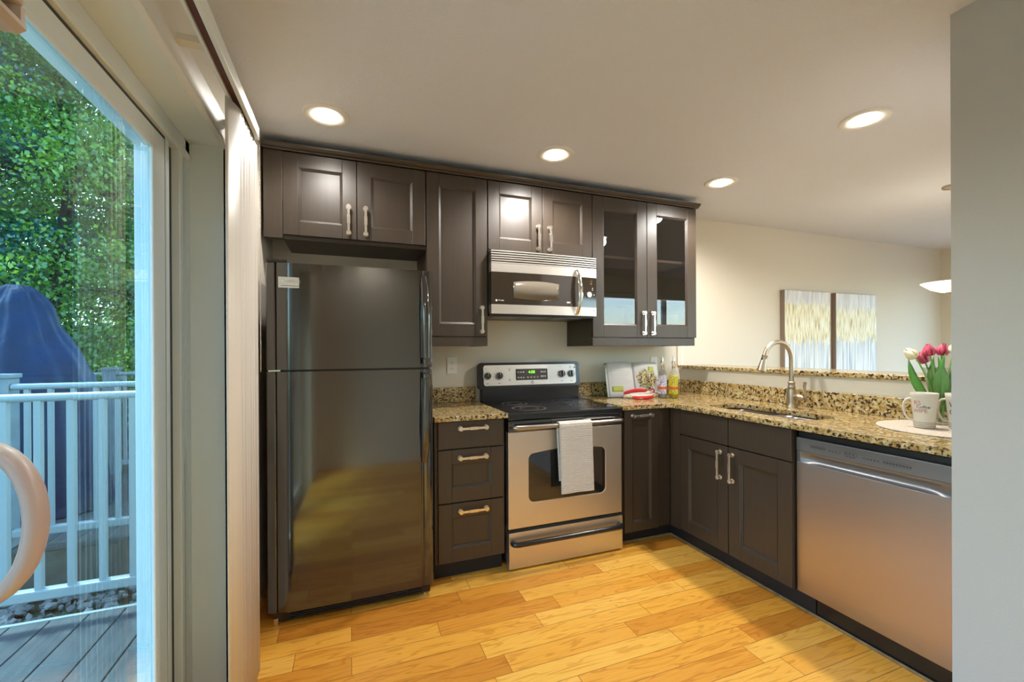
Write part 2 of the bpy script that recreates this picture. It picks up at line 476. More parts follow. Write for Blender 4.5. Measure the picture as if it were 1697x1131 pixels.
    def sheet(s, nu, nv, fn, th):
        """a grid with thickness th (vector or number along its normal)."""
        P = [[Vector(fn(i / nu, j / nv)) for i in range(nu + 1)] for j in range(nv + 1)]
        def nrm(i, j):
            a = P[j][min(i + 1, nu)] - P[j][max(i - 1, 0)]; b = P[min(j + 1, nv)][i] - P[max(j - 1, 0)][i]
            return a.cross(b).normalized()
        A = [P[j][i] for j in range(nv + 1) for i in range(nu + 1)]
        B = [P[j][i] - nrm(i, j) * th for j in range(nv + 1) for i in range(nu + 1)]
        N = len(A); q = nu + 1; fs = []
        for j in range(nv):
            for i in range(nu):
                a = j * q + i
                fs.append((a, a + 1, a + 1 + q, a + q)); fs.append((N + a, N + a + q, N + a + 1 + q, N + a + 1))
        bd = [i for i in range(q)] + [j * q + nu for j in range(1, nv + 1)] + [nv * q + i for i in range(nu - 1, -1, -1)] + [j * q for j in range(nv - 1, 0, -1)]
        for k in range(len(bd)):
            a, b = bd[k], bd[(k + 1) % len(bd)]
            fs.append((b, a, N + a, N + b))
        return s.add(A + B, fs, True)
    def build(s, name, mat, parent=None, auto=True):
        off = Vector((0, 0, 0))
        r = parent
        while r is not None:
            off += r.location; r = r.parent
        me = bpy.data.meshes.new(name)
        me.from_pydata([tuple(v - off) for v in s.v], [], s.f)
        me.materials.append(mat if not isinstance(mat, str) else M[mat])
        me.polygons.foreach_set('use_smooth', s.sm)
        me.update()
        o = bpy.data.objects.new(name, me)
        COL.objects.link(o)
        if parent is not None: o.parent = parent
        return o

def tag(o, label, cat, group=None, kind=None):
    o['label'] = label; o['category'] = cat
    if group: o['group'] = group
    if kind: o['kind'] = kind
    return o
def thing(name, label, cat, loc, group=None):
    o = bpy.data.objects.new(name, None); o.empty_display_size = .1
    COL.objects.link(o); o.location = loc
    return tag(o, label, cat, group)
def struct(name, mb, mat, parent=None):
    o = mb.build(name, mat, parent)
    if parent is None: o['kind'] = 'structure'
    return o

def copy_tree(o, parent=None):
    c = o.copy(); COL.objects.link(c); c.parent = parent
    for ch in list(o.children): copy_tree(ch, c)
    return c

def TY(y, x=0, z=0):   # local (u right, v up, w towards the room) on a face that looks towards -Y
    return Matrix(((1, 0, 0, x), (0, 0, -1, y), (0, 1, 0, z), (0, 0, 0, 1)))
def TX(x, y=0, z=0):   # same, on a face that looks towards -X
    return Matrix(((0, 0, -1, x), (-1, 0, 0, y), (0, 1, 0, z), (0, 0, 0, 1)))

def text(name, body, size, mat, parent, T, fit=None, depth=.0006, fn=None):
    cu = bpy.data.curves.new(name, 'FONT'); cu.body = body; cu.size = size; cu.align_x = 'CENTER'; cu.align_y = 'CENTER'
    cu.resolution_u = 3; cu.extrude = depth
    ob = bpy.data.objects.new(name + '_tmp', cu); COL.objects.link(ob)
    dg = bpy.context.evaluated_depsgraph_get()
    me = bpy.data.meshes.new_from_object(ob.evaluated_get(dg))
    bpy.data.objects.remove(ob); bpy.data.curves.remove(cu)
    vs = [v.co.copy() for v in me.vertices]; fs = [list(p.vertices) for p in me.polygons]
    bpy.data.meshes.remove(me)
    if fit and vs:
        w = max(v.x for v in vs) - min(v.x for v in vs)
        k = fit / w
        for v in vs: v.x *= k; v.y *= k if size == 0 else 1
    mb = MB(T if fn is None else None)
    if fn: vs = [fn(v.x, v.y, v.z) for v in vs]
    mb.add(vs, fs)
    return mb.build(name, mat, parent)

# ------------------------------------------------------------------ the room shell
ZC, XL, YB, XE, YF = 2.39, -.43, 2.907, 6.41, -1.2
XR, YR = 1.905, .838                      # near wall on the right: its long face and its end
struct('floor', MB().box(XL - .02, XE, YF - .1, YB + .1, -.06, 0), 'floor')
struct('ceiling', MB().box(XL - .3, XE + .1, YF - .1, YB + .1, ZC, ZC + .1), 'ceiling')
struct('wall_back', MB().box(XL - .3, XE + .1, YB, YB + .12, -.3, ZC), 'wall')
DO0, DO1, ZH = -.10, 1.834, 2.003         # door opening in the left wall
w = MB()
w.box(XL - .26, XL, DO1 + .0185, YB, -.3, ZC); w.box(XL - .26, XL, YF - .1, DO0, -.3, ZC); w.box(XL - .26, XL, DO0, DO1 + .0185, ZH + .0165, ZC)
struct('wall_left', w, 'wall')
struct('wall_right', MB().box(XR, 2.63, YF - .1, YR, 0, ZC), 'wall_daylit')
YL = -.42
w = MB()
w.box(XL, 2.0, -.72, -.6, 0, ZC); w.box(2.63, 3.2, YL - .12, YL, 0, ZC); w.box(6.2, XE + .1, YL - .12, YL, 0, ZC); w.box(3.2, 6.2, YL - .12, YL, 2.12, ZC)
struct('wall_front', w, 'wall')
struct('wall_far', MB().box(XE, XE + .12, 2.55, YB, 0, ZC).box(XE, XE + .12, YF, .35, 0, ZC).box(XE, XE + .12, .35, 2.55, 2.15, ZC).box(XE, XE + .12, .35, 2.55, 0, .25), 'wall')
wf = MB(); wf.box(XE + .03, XE + .08, .35, 2.55, .25, .31); wf.box(XE + .03, XE + .08, .35, 2.55, 2.09, 2.15)
for y in (.35, 1.42, 2.49): wf.box(XE + .03, XE + .08, y, y + .06, .31, 2.09)
wo = struct('window_2', wf, 'white')
for y in (.41, 1.48): MB().box(XE + .05, XE + .055, y, y + 1.01, .31, 2.09).build('pane', 'clear', wo)
wf = MB(); wf.box(3.2, 6.2, YL - .09, YL - .04, 0, .07); wf.box(3.2, 6.2, YL - .09, YL - .04, 2.05, 2.12)
for x in (3.2, 4.665, 6.13): wf.box(x, x + .07, YL - .09, YL - .04, .07, 2.05)
wo = struct('window_1', wf, 'white')
for x in (3.27, 4.735): MB().box(x, x + 1.395, YL - .067, YL - .062, .07, 2.05).build('pane', 'clear', wo)
struct('half_wall', MB().box(2.62, 2.76, YR, YB, 0, 1.0995), 'wall')
struct('trim_1', MB().box(2.578, 2.62, YB - .016, YB, 1.128, ZC), 'wall')
struct('trim_2', MB().box(2.62, 2.64, YB - .012, YB, 1.128, ZC), 'trim')
# reveal of the sliding door and its casing
XF = -.53
rv = MB()
rv.box(XF - .02, XL + .012, DO1, DO1 + .018, 0, ZH); rv.box(XF - .02, XL + .012, DO0, DO1 + .018, ZH - .0, ZH + .016)
struct('trim_3', rv, 'white')
cs = MB()
cs.box(XL, XL + .012, DO0 - .1, DO1 + .10, ZH + .0, ZH + .11, .003); cs.box(XL, XL + .012, DO1, DO1 + .10, 0, ZH, .003)
cs.box(XL, XL + .02, DO0 - .1, DO1 + .02, ZH - .004, ZH + .012, .003)
struct('trim_4', cs, 'trim')

# ------------------------------------------------------------------ sliding glass door
door = MB()
door.box(-.65, XF, 1.795, DO1, -.02, ZH, 0)                        # far jamb
door.box(-.65, XF + .004, 1.728, 1.756, 0, 1.955, .003)
door.box(-.65, XF - .03, 1.756, 1.795, 0, 1.955)
door.box(-.65, XF, DO0, DO1, 1.955, ZH, .003)                      # head
door.box(-.65, XF + .006, DO0, DO1, 1.935, 1.958, .003)
door.box(-.66, XF + .0, DO0, DO1, -.08, .02, .003)                 # sill
door.box(-.65, XF, DO0, DO0 + .05, 0, ZH)
dr = struct('door_1', door, 'white')
p = MB()
p.box(-.562, -.535, 1.535, 1.632, .02, 1.925, .004); p.box(-.562, -.535, .82, .925, .02, 1.925, .004)
p.box(-.562, -.535, .925, 1.535, 1.868, 1.925, .004); p.box(-.562, -.535, .925, 1.535, .02, .12, .004)
p.box(-.552, -.530, 1.529, 1.552, .125, 1.868, .003); p.box(-.552, -.530, .925, 1.552, 1.858, 1.874, .003)
sash = p.build('sash', 'white', dr)
MB().box(-.541, -.535, .92, 1.533, .115, 1.862).build('pane', 'door_glass', sash)
g = MB()
g.box(-.572, -.538, 1.634, 1.640, .02, 1.93); g.box(-.572, -.550, 1.660, 1.728, .02, 1.94); g.box(-.572, -.538, .82, 1.64, 1.9255, 1.935)
g.box(-.56, -.5335, 1.5525, 1.5555, .12, 1.86)
g.build('gasket', 'rubber', dr)
MB().box(-.572, -.536, 1.642, 1.668, .02, 1.934, .002).build('track_strip', 'white', dr)
p = MB()
p.box(-.625, -.59, .80, .88, .02, 1.925, .005); p.box(-.625, -.59, -.05, .03, .02, 1.925, .005)
p.box(-.625, -.59, .03, .80, 1.868, 1.925, .005); p.box(-.625, -.59, .03, .80, .02, .12, .005)
s2 = p.build('sash', 'white', dr)
MB().box(-.61, -.604, .025, .805, .115, 1.872).build('pane', 'door_glass', s2)
# D handle on the near stile of the sash
hp = []
for k in range(17):
    a = PI * k / 16
    hp.append((-.535 + .085 * math.sin(a) ** .8, .872, 1.008 + .118 * math.cos(a)))
h = MB(); h.tube(hp, [.013 + .003 * math.sin(PI * k / 16) for k in range(17)], 12, flat=(1.25, .85), up=(0, 1, 0))
h.box(-.535, -.524, .85, .895, .87, 1.15, .004)
tag(h.build('door_pull', 'pink'), 'pinkish curved pull bow on the sliding glass door stile', 'door handle')
lk = thing('door_latch', 'beige plastic latch box high on the sliding door stile', 'latch', (-.50, .86, 1.76))
b = MB()
b.box(-.534, -.464, .74, .886, 1.792, 2.0, .008)
b.build('latch_body', 'beige', lk)
b = MB(); b.prism([(-.534, 1.755), (-.474, 1.752), (-.464, 1.760), (-.464, 1.767), (-.522, 1.770), (-.522, 1.7915), (-.534, 1.7915)], .74, .885, Matrix(((1, 0, 0, 0), (0, 0, 1, 0), (0, 1, 0, 0), (0, 0, 0, 1))))
b.box(-.5225, -.466, .876, .885, 1.768, 1.7915)
b.build('latch_lip', 'beige', lk)
b = MB(); b.tube([(-.463, .80 + .028 * math.cos(2 * PI * k / 20), 1.845 + .04 * math.sin(2 * PI * k / 20)) for k in range(21)], .0022, 6)
b.build('oval_button', 'brown', lk)
b = MB(); b.lathe([(0, .862), (.011, .86), (.012, .855), (.012, .003), (.010, 0)], (-.545, 1.7775, .02), 14)
tag(b.build('security_bar', 'wood'), 'brown wooden security stick standing in the sliding door jamb', 'stick')

# ------------------------------------------------------------------ vertical blind
bl = thing('vertical_blind', 'cream vertical blind drawn open beside the sliding glass door', 'blind', (-.345, 1.7, 2.06))
b = MB()
b.box(-.358, -.350, -.3, 1.858, 2.062, 2.105, .002); b.box(-.330, -.316, -.3, 1.858, 2.062, 2.108, .003); b.box(-.358, -.318, -.3, 1.858, 2.094, 2.105)
b.box(-.358, -.316, 1.852, 1.858, 2.062, 2.105)
b.build('headrail', 'white', bl)
b = MB(); b.box(-.3495, -.3315, -.29, 1.85, 2.072, 2.0935); b.build('track_groove', 'brown', bl)
for y in (.2, 1.35, 1.80): MB().box(XL, -.357, y, y + .03, 2.075, 2.094, .002).build('bracket', 'trim', bl)
for k in range(10):
    yc = 1.60 + .0285 * k
    a = math.radians(17 + 2.0 * math.sin(k * 2.1))
    hx, hy = .0445 * math.sin(a), .0445 * math.cos(a)
    def fn(u, v, yc=yc, hx=hx, hy=hy):
        q = 2 * u - 1; bow = .0035 * (1 - q * q)
        return (-.345 + q * hx + bow, yc + q * hy - bow * .3, .03 + 2.027 * (1 - v))
    m = MB(); m.sheet(6, 2, fn, .0012)
    m.build('slat', 'slat', bl)
m = MB()
for k in range(150):
    m.ball((-.318, 1.872, 2.05 - k * .0058), .0019, 6)
m.tube([(-.318, 1.872, 2.06), (-.318, 1.872, 1.185)], .0007, 5)
m.build('bead_chain', 'nickel', bl)

# ------------------------------------------------------------------ kitchen cabinets
def front(mb, u0, u1, v0, v1, st=.074, th=.02, panel=True, glass=False):
    """a framed door or drawer front: stiles, rails, stepped moulding, recessed panel."""
    if not panel:
        mb.box(u0, u1, v0, v1, 0, th, .0022); return
    g = .0006
    mb.box(u0, u0 + st - g, v0, v1, 0, th, .0018); mb.box(u1 - st + g, u1, v0, v1, 0, th, .0018)
    mb.box(u0 + st, u1 - st, v1 - st, v1, 0, th - .0004, .0012); mb.box(u0 + st, u1 - st, v0, v0 + st, 0, th - .0004, .0012)
    A = (u0 + st, u1 - st, v0 + st, v1 - st)
    loops = []
    for inset, w_ in ((0, th - .001), (.0045, th - .0035), (.0055, th - .007), (.011, th - .010), (.012, th - .0135)):
        a0, a1, b0, b1 = A[0] + inset, A[1] - inset, A[2] + inset, A[3] - inset
        loops.append([(a0, b0, w_), (a1, b0, w_), (a1, b1, w_), (a0, b1, w_)])
    vs = [p for l in loops for p in l]; fs = []
    for i in range(len(loops) - 1):
        for k in range(4):
            fs.append((i * 4 + k, i * 4 + (k + 1) % 4, i * 4 + 4 + (k + 1) % 4, i * 4 + 4 + k))
    mb.add(vs, fs)
    if not glass:
        n = (len(loops) - 1) * 4
        mb.add(vs, [(n, n + 1, n + 2, n + 3)])

def pull(T, u, v, L=.145, vert=True, parent=None, th=.02):
    """strap pull with a round rosette at each end."""
    m = MB(T)
    def P(s, w, o=0): return (u + o, v + s, w) if vert else (u + s, v + o, w)
    for s in (-L / 2, L / 2):
        m.cyl(P(s, th), P(s, th + .004), .0138, 16); m.cyl(P(s, th + .004), P(s, th + .024), .0062, 12)
        m.cyl(P(s, th + .0235), P(s, th + .0275), .0122, 16)
    for (a, b, w_, h_) in ((-L / 2 + .004, -.024, .0066, .0055), (-.024, .024, .0085, .0066), (.024, L / 2 - .004, .0066, .0055)):
        if vert: m.box(u - w_, u + w_, v + a, v + b, th + .024, th + .024 + h_, .0012)
        else: m.box(u + a, u + b, v - w_, v + w_, th + .024, th + .024 + h_, .0012)
    return m.build('handle', 'nickel', parent)

YU, YUB = 2.537, 2.557     # face of the wall-cabinet doors, front of their boxes
def door_on(T, parent, u0, u1, v0, v1, hu=None, hv=None, vert=True, panel=True, glass=False, name='door', st=.074, L=.145):
    m = MB(T); front(m, u0, u1, v0, v1, st, .02, panel, glass)
    d = m.build(name, 'espresso', parent)
    if glass:
        MB(T).box(u0 + st + .006, u1 - st - .006, v0 + st + .006, v1 - st - .006, .006, .009).build('glass_pane', 'cab_glass', d)
    if hu is not None: pull(T, hu, hv, L, vert, d)
    return d
TU = TY(YUB)

c = thing('wall_cabinet', 'espresso two-door wall cabinet above the black refrigerator', 'cabinet', (.0, 2.73, 1.855))
MB().box(-.327, .421, YUB, YB, 1.858, 2.318).build('cabinet_box', 'espresso', c)
MB().box(-.416, -.3275, YU + .002, YUB + .02, 1.858, 2.318, .001).build('filler_strip', 'espresso', c)
door_on(TU, c, -.325, .0385, 1.879, 2.314, -.0025, 1.982, L=.142)
door_on(TU, c, .0425, .417, 1.879, 2.314, .086, 1.982, L=.142)

c = thing('wall_cabinet', 'tall narrow espresso wall cabinet with one door between refrigerator and microwave', 'cabinet', (.61, 2.73, 1.288))
m = MB(); m.box(.4225, .7985, YUB, YB, 1.345, 2.318); m.box(.4225, .44, YUB, YB, 1.288, 1.345); m.box(.782, .7985, YUB, YB, 1.288, 1.345)
m.build('cabinet_box', 'espresso', c)
MB().box(.424, .797, YU + .004, YUB + .006, 1.288, 1.343, .002).build('bottom_rail', 'espresso', c)
door_on(TU, c, .425, .7955, 1.348, 2.314, .757, 1.45)

c = thing('wall_cabinet', 'espresso two-door wall cabinet above the microwave', 'cabinet', (1.17, 2.73, 1.885))
MB().box(.80, 1.54, YUB, YB, 1.884, 2.318).build('cabinet_box', 'espresso', c)
door_on(TU, c, .8025, 1.169, 1.888, 2.314, 1.136, 1.985, L=.142)
door_on(TU, c, 1.1735, 1.5385, 1.888, 2.314, 1.218, 1.985, L=.142)

c = thing('glass_cabinet', 'espresso wall cabinet with two glass doors above the cookbook and oil bottles', 'cabinet', (1.99, 2.73, 1.288))
m = MB()
m.box(1.542, 1.560, YUB, YB, 1.288, 2.318); m.box(2.422, 2.44, YUB, YB, 1.288, 2.318)
m.box(1.56, 2.422, YUB, YB, 1.345, 1.363); m.box(1.56, 2.422, YUB, YB, 2.300, 2.318)
m.build('cabinet_box', 'espresso', c)
MB().box(1.56, 2.422, YB - .014, YB - .002, 1.363, 2.30).build('back_panel', 'inside', c)
MB().box(1.543, 2.426, YU + .004, YUB + .006, 1.288, 1.343, .002).build('bottom_rail', 'espresso', c)
for z in (1.615, 1.905):
    MB().box(1.561, 2.421, YUB + .03, YB - .015, z, z + .018).build('shelf', 'shelf', c)
door_on(TU, c, 1.5445, 1.9885, 1.348, 2.314, 1.9565, 1.45, glass=True, st=.084)
door_on(TU, c, 1.9925, 2.4385, 1.348, 2.314, 2.0345, 1.45, glass=True, st=.084)
b = MB(); b.box(1.66, 1.90, 2.68, 2.86, 1.3635, 1.57, .003)  # made-up pale box in place of a reflection on the door glass
tag(b.build('pale_reflection_box', 'pale_reflection'), 'pale box standing in for a reflection in the glass door beside the microwave', 'box')
pf = thing('blue_reflection_box', 'dark blue framed box standing in for a reflection low in the glass-door cabinet', 'box', (2.24, 2.64, 1.3635))
MB().box(2.12, 2.36, 2.62, 2.66, 1.3635, 1.545, .004).build('box_body', 'blue_reflection', pf)  # made-up blue box in place of a reflection on the door glass
MB().box(2.14, 2.34, 2.6175, 2.6205, 1.385, 1.525).build('face_panel', 'blue_lite', pf)

m = MB()
prof = [(YU - .012, 2.3165), (YU - .014, 2.322), (YU - .026, 2.328), (YU - .036, 2.338), (YU - .038, 2.346), (YUB + .05, 2.346), (YUB + .05, 2.319), (YU - .0, 2.319)]
Txp = Matrix(((0, 0, 1, 0), (1, 0, 0, 0), (0, 1, 0, 0), (0, 0, 0, 1)))
m.prism(prof, -.422, 2.452, Txp)
m.box(2.4405, 2.452, YUB, YB - .001, 2.319, 2.345, .002)
tag(m.build('crown_molding', 'espresso'), 'dark crown molding running along the tops of the wall cabinets', 'molding')

def slab(outline, hole, z0, z1):
    bm = bmesh.new()
    def loop(pts, z): 
        vs_ = [bm.verts.new((x, y, z)) for x, y in pts]
        return vs_, [bm.edges.new((vs_[i], vs_[(i + 1) % len(vs_)])) for i in range(len(vs_))]
    for z in (z0, z1):
        o_, e1 = loop(outline, z); h_, e2 = loop(hole, z)
        bmesh.ops.triangle_fill(bm, use_beauty=True, edges=e1 + e2)
        if z == z0: lo = (o_, h_)
        else: hi = (o_, h_)
    for a, b_ in zip(lo, hi):
        n = len(a)
        for i in range(n):
            j = (i + 1) % n
            bm.faces.new((a[i], a[j], b_[j], b_[i]))
    bmesh.ops.recalc_face_normals(bm, faces=bm.faces)
    bm.edges.ensure_lookup_table()
    ed = [e for e in bm.edges if len(e.link_faces) == 2 and e.calc_face_angle(0) > 1.0 and abs(e.verts[0].co.z - e.verts[1].co.z) < 1e-6]
    bmesh.ops.bevel(bm, geom=ed, offset=.004, segments=2, affect='EDGES')
    return bm

# base cabinets on the range wall
TB = TY(2.32)
YTOE = 2.372
c = thing('drawer_cabinet', 'three-drawer espresso base cabinet between refrigerator and range', 'cabinet', (.62, 2.6, 0))
MB().box(.424, .8235, 2.321, YB - .001, .10, .8785).build('cabinet_box', 'espresso', c)
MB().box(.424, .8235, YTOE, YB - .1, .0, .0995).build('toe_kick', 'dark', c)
door_on(TB, c, .4405, .812, .7265, .8735, .634, .836, False, False, name='drawer')
door_on(TB, c, .4405, .812, .433, .7195, .632, .675, False, name='drawer', st=.075)
door_on(TB, c, .4405, .812, .1085, .4265, .634, .384, False, name='drawer', st=.075)

c = thing('corner_cabinet', 'narrow one-door espresso base cabinet in the corner beside the range', 'cabinet', (1.78, 2.6, 0))
MB().box(1.6045, 1.984, 2.321, YB - .001, .10, .8785).build('cabinet_box', 'espresso', c)
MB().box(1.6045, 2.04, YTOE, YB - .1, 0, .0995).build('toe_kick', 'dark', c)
door_on(TB, c, 1.627, 1.892, .095, .872, 1.755, .838, False, L=.14, st=.06)
MB().box(1.895, 1.984, 2.303, 2.3205, .10, .8735).build('filler_strip', 'espresso', c)

# sink cabinet on the right run (faces -X)
XS = 1.983
TS = TX(XS + .02)
c = thing('sink_cabinet', 'espresso two-door base cabinet under the sink', 'cabinet', (2.3, 1.84, 0))
MB().box(2.004, 2.595, 1.461, 2.2995, .10, .60).build('cabinet_box', 'espresso', c)
MB().box(2.004, 2.022, 1.461, 2.2995, .60, .8785).build('front_rail', 'espresso', c)
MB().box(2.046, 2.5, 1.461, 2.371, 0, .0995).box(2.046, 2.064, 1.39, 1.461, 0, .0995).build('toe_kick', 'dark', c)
MB().box(1.9855, 2.0035, 2.210, 2.2995, .10, .8735).build('filler_strip', 'espresso', c)
for (y0, y1, hy) in ((2.2065, 1.8345, 1.884), (1.8295, 1.4605, 1.80)):
    m = MB(TS); m.box(-y0, -y1, .7185, .8735, 0, .02, .0022); m.build('false_front', 'espresso', c)
    door_on(TS, c, -y0, -y1, .1085, .7125, -hy, .602)

# ------------------------------------------------------------------ refrigerator
fr = thing('refrigerator', 'black glossy top-freezer refrigerator standing beside the vertical blind', 'refrigerator', (.02, 2.5, 0))
MB().box(-.349, .396, 2.272, 2.88, .03, 1.662, .01).build('cabinet_body', 'blk_tex', fr)
def fridge_door(z0, z1, name):
    pts = [(-.3575, 2.268), (-.3575, 2.232), (-.353, 2.222), (-.322, 2.210), (-.3175, 2.2115), (-.3165, 2.218)]
    for k in range(9):
        a = k / 8
        pts.append((-.3125 + .062 * a, 2.2155 - .0178 * math.sin(a * PI / 2)))
    for k in range(1, 9):
        a = k / 8
        pts.append((-.25 + .58 * a, 2.1977 - .004 * math.sin(a * PI)))
    pts += [(.335, 2.1985), (.338, 2.205), (.345, 2.207), (.352, 2.2025)]
    for k in range(7):
        a = k / 6
        pts.append((.362 + .0375 * math.sin(a * PI / 2), 2.2 + .028 * (1 - math.cos(a * PI / 2))))
    pts += [(.3995, 2.268)]
    m = MB(); m.prism(pts, z0, z1)
    return m.build(name, 'blk', fr)
fz = fridge_door(1.178, 1.667, 'freezer_door')
fd = fridge_door(.068, 1.168, 'fridge_door')
def grip(z0, z1, flip):
    path = []; R = []
    for k in range(21):
        a = k / 20
        z = z0 + (z1 - z0) * a
        bow = .047 * min(1, math.sin(PI * min(a, .5))) if not flip else .047
        bow = .044 * (1 - (1 - min(a * 2.2, 1)) ** 2.2)
        path.append((.352 + .006 * a, 2.2035 - bow, z)); R.append(.0125 + .005 * math.sin(PI * min(1, a * 1.2)))
    m = MB(); m.tube(path, R, 12, flat=(1.25, .8), up=(1, 0, 0))
    e = path[-1]
    m.box(.34, .376, e[1] - .012, 2.203, min(z1, z1 + (.03 if z1 < z0 else -.03)) , max(z1, z1 + (.03 if z1 < z0 else -.03)), .006)
    return m
grip(1.635, 1.195, False).build('handle', 'blk', fz)
grip(.70, 1.152, False).build('handle', 'blk', fd)
m = MB(); m.box(-.335, .385, 2.236, 2.30, .012, .062, .006); m.build('base_grille', 'blk_tex', fr)
m = MB()
for k in range(4): m.box(-.27, .34, 2.229, 2.2365, .021 + k * .009, .0255 + k * .009, .001)
m.build('grille_slat', 'black_plastic', fr)
m = MB(); m.box(-.352, -.27, 2.205, 2.30, 1.668, 1.684, .005); m.build('hinge_cover', 'black_plastic', fr)
m = MB(); m.box(-.349, -.30, 2.225, 2.27, 1.1695, 1.1765); m.build('center_hinge', 'nickel', fr)
for x, y in ((-.325, 2.245), (.36, 2.26), (-.31, 2.8), (.36, 2.8)):
    MB().cyl((x, y, 0), (x, y, .031), .013).build('foot', 'nickel', fr)
bd = MB(TY(2.1995)).box(-.303, -.205, 1.552, 1.602, 0, .0025, .001).build('name_badge', 'ss', fr)
text('badge_lettering', 'FRIGIDAIRE', .018, 'chrome', bd, TY(2.1968, -.254, 1.582), fit=.085)
MB(TY(2.1969)).box(-.292, -.216, 1.5605, 1.5635, 0, .0006).build('badge_line', 'ss_dark', bd)

# ------------------------------------------------------------------ range
rg = thing('range', 'stainless steel freestanding electric range with black glass cooktop', 'stove', (1.214, 2.6, 0))
SX0, SX1, YS = .8335, 1.597, 2.2865
MB().box(SX0 + .002, SX1 - .002, 2.335, 2.885, .045, .862).build('oven_body', 'blk_tex', rg)
m = MB(); m.box(SX0, SX1, YS - .012, 2.862, .862, .9015, .007)
m.build('cooktop', 'blk_tex', rg)
m = MB(); m.box(SX0 + .016, SX1 - .016, YS + .02, 2.80, .9016, .9046, .001); ck = m.build('glass_surface', 'cooktop', rg)
for cx, cy, r in ((1.03, 2.44, .105), (1.41, 2.45, .085), (1.03, 2.69, .085), (1.42, 2.69, .105)):
    m = MB()
    for q in (1, .93, .55):
        pr = [(r * q - .0015, 0), (r * q + .0015, 0), (r * q + .0015, .0004), (r * q - .0015, .0004), (r * q - .0015, 0)]
        m.lathe(pr, (cx, cy, .9047), 40, cap=False)
    m.build('burner_ring', 'ring', ck)
# backguard
m = MB()
m.prism([(2.815, .9), (2.885, .9), (2.885, 1.0), (2.815, 1.0)], SX0 + .012, SX1 - .008, Txp)
m.build('backguard_base', 'blk_tex', rg)
def rrect(x0, x1, z0, z1, r, n=6):
    pts = []
    for cx, cz, a0 in ((x1 - r, z0 + r, -PI / 2), (x1 - r, z1 - r, 0), (x0 + r, z1 - r, PI / 2), (x0 + r, z0 + r, PI)):
        for k in range(n + 1):
            a = a0 + PI / 2 * k / n
            pts.append((cx + r * math.cos(a), cz + r * math.sin(a)))
    return pts
TG = TY(2.845) @ Matrix.Rotation(math.radians(-4), 4, 'X')
TG = Matrix.Translation((0, 2.85, 1.085)) @ Matrix.Rotation(math.radians(-6), 4, 'X') @ TY(0, 0, 0)
m = MB(TG); m.prism(rrect(SX0 - .014, SX1 + .006, -.095, .088, .024), -.018, .022)
bgd = m.build('backguard', 'blk_tex', rg)
m = MB(TG); m.prism(rrect(SX0 + .022, SX1 - .028, -.072, .070, .018), .0222, .0262)
pn = m.build('control_panel', 'ss', rg)
m = MB(TG); m.prism(rrect(1.092, 1.338, -.039, .041, .006), .0264, .0284)
dp = m.build('display_window', 'micro_glass', rg)
text('clock_digits', '4:08', .030, 'green', dp, TG @ Matrix.Translation((1.213, .017, .0287)))
def key(x, z, w_, h_): MB(TG).box(x - w_, x + w_, z - h_, z + h_, .0284, .0290).build('touch_key', 'paper_grey', dp)
for x in (1.110, 1.130, 1.150):
    for z in (.018, -.020): key(x, z, .006, .004)
for x in (1.182, 1.208, 1.232, 1.258): key(x, -.0195, .006, .0045)
for x in (1.288, 1.302, 1.318):
    for z in (.018, -.014): key(x, z, .005, .006)
for x in (.882, .968, 1.452, 1.530):
    z = -.004 if x < 1.2 else -.001
    m = MB(TG)
    m.cyl((x, z, .0262), (x, z, .0275), .031, 24)
    k_ = m.build('knob_dial', 'ss', rg)
    m = MB(TG); m.cyl((x, z, .0275), (x, z, .045), .0255, 24, .023); m.box(x - .005, x + .005, z - .022, z + .024, .045, .054, .002)
    kb = m.build('knob', 'blk', k_)
    MB(TG).box(x - .001, x + .001, z + .006, z + .022, .0541, .0546).build('pointer', 'paper', k_)
    m = MB(TG)
    for q in range(9):
        a = math.radians(-220 + q * 32.5 + 180)
        m.cyl((x + .037 * math.cos(a), z + .037 * math.sin(a), .0262), (x + .037 * math.cos(a), z + .037 * math.sin(a), .0266), .0017, 6)
    m.build('dial_markings', 'print_dark', k_)
    for b_ in ((x - .01, x + .01, z - .053, z - .050), (x - .012, x - .004, z + .052, z + .055)): MB(TG).box(*b_, .0262, .0266).build('dial_label', 'print_dark', k_)
for z in (.033, -.031): MB(TG).cyl((1.045, z, .0262), (1.045, z, .0268), .0045, 10).build('indicator_light', 'print_dark', pn)
for b_ in ((1.035, 1.057, -.043, -.041), (1.035, 1.057, .044, .046), (1.555, 1.567, .041, .050), (1.52, 1.53, .043, .047)):
    MB(TG).box(*b_, .0262, .0267).build('panel_label', 'print_dark', pn)
m = MB(TG)
m.tube([(1.216 + .0095 * math.cos(2 * PI * k / 20), -.0555 + .0095 * math.sin(2 * PI * k / 20), .0266) for k in range(21)], .0014, 6)
m.build('round_logo', 'print_dark', pn)
text('logo_letters', 'GE', .010, 'print_dark', pn, TG @ Matrix.Translation((1.216, -.0555, .0264)))
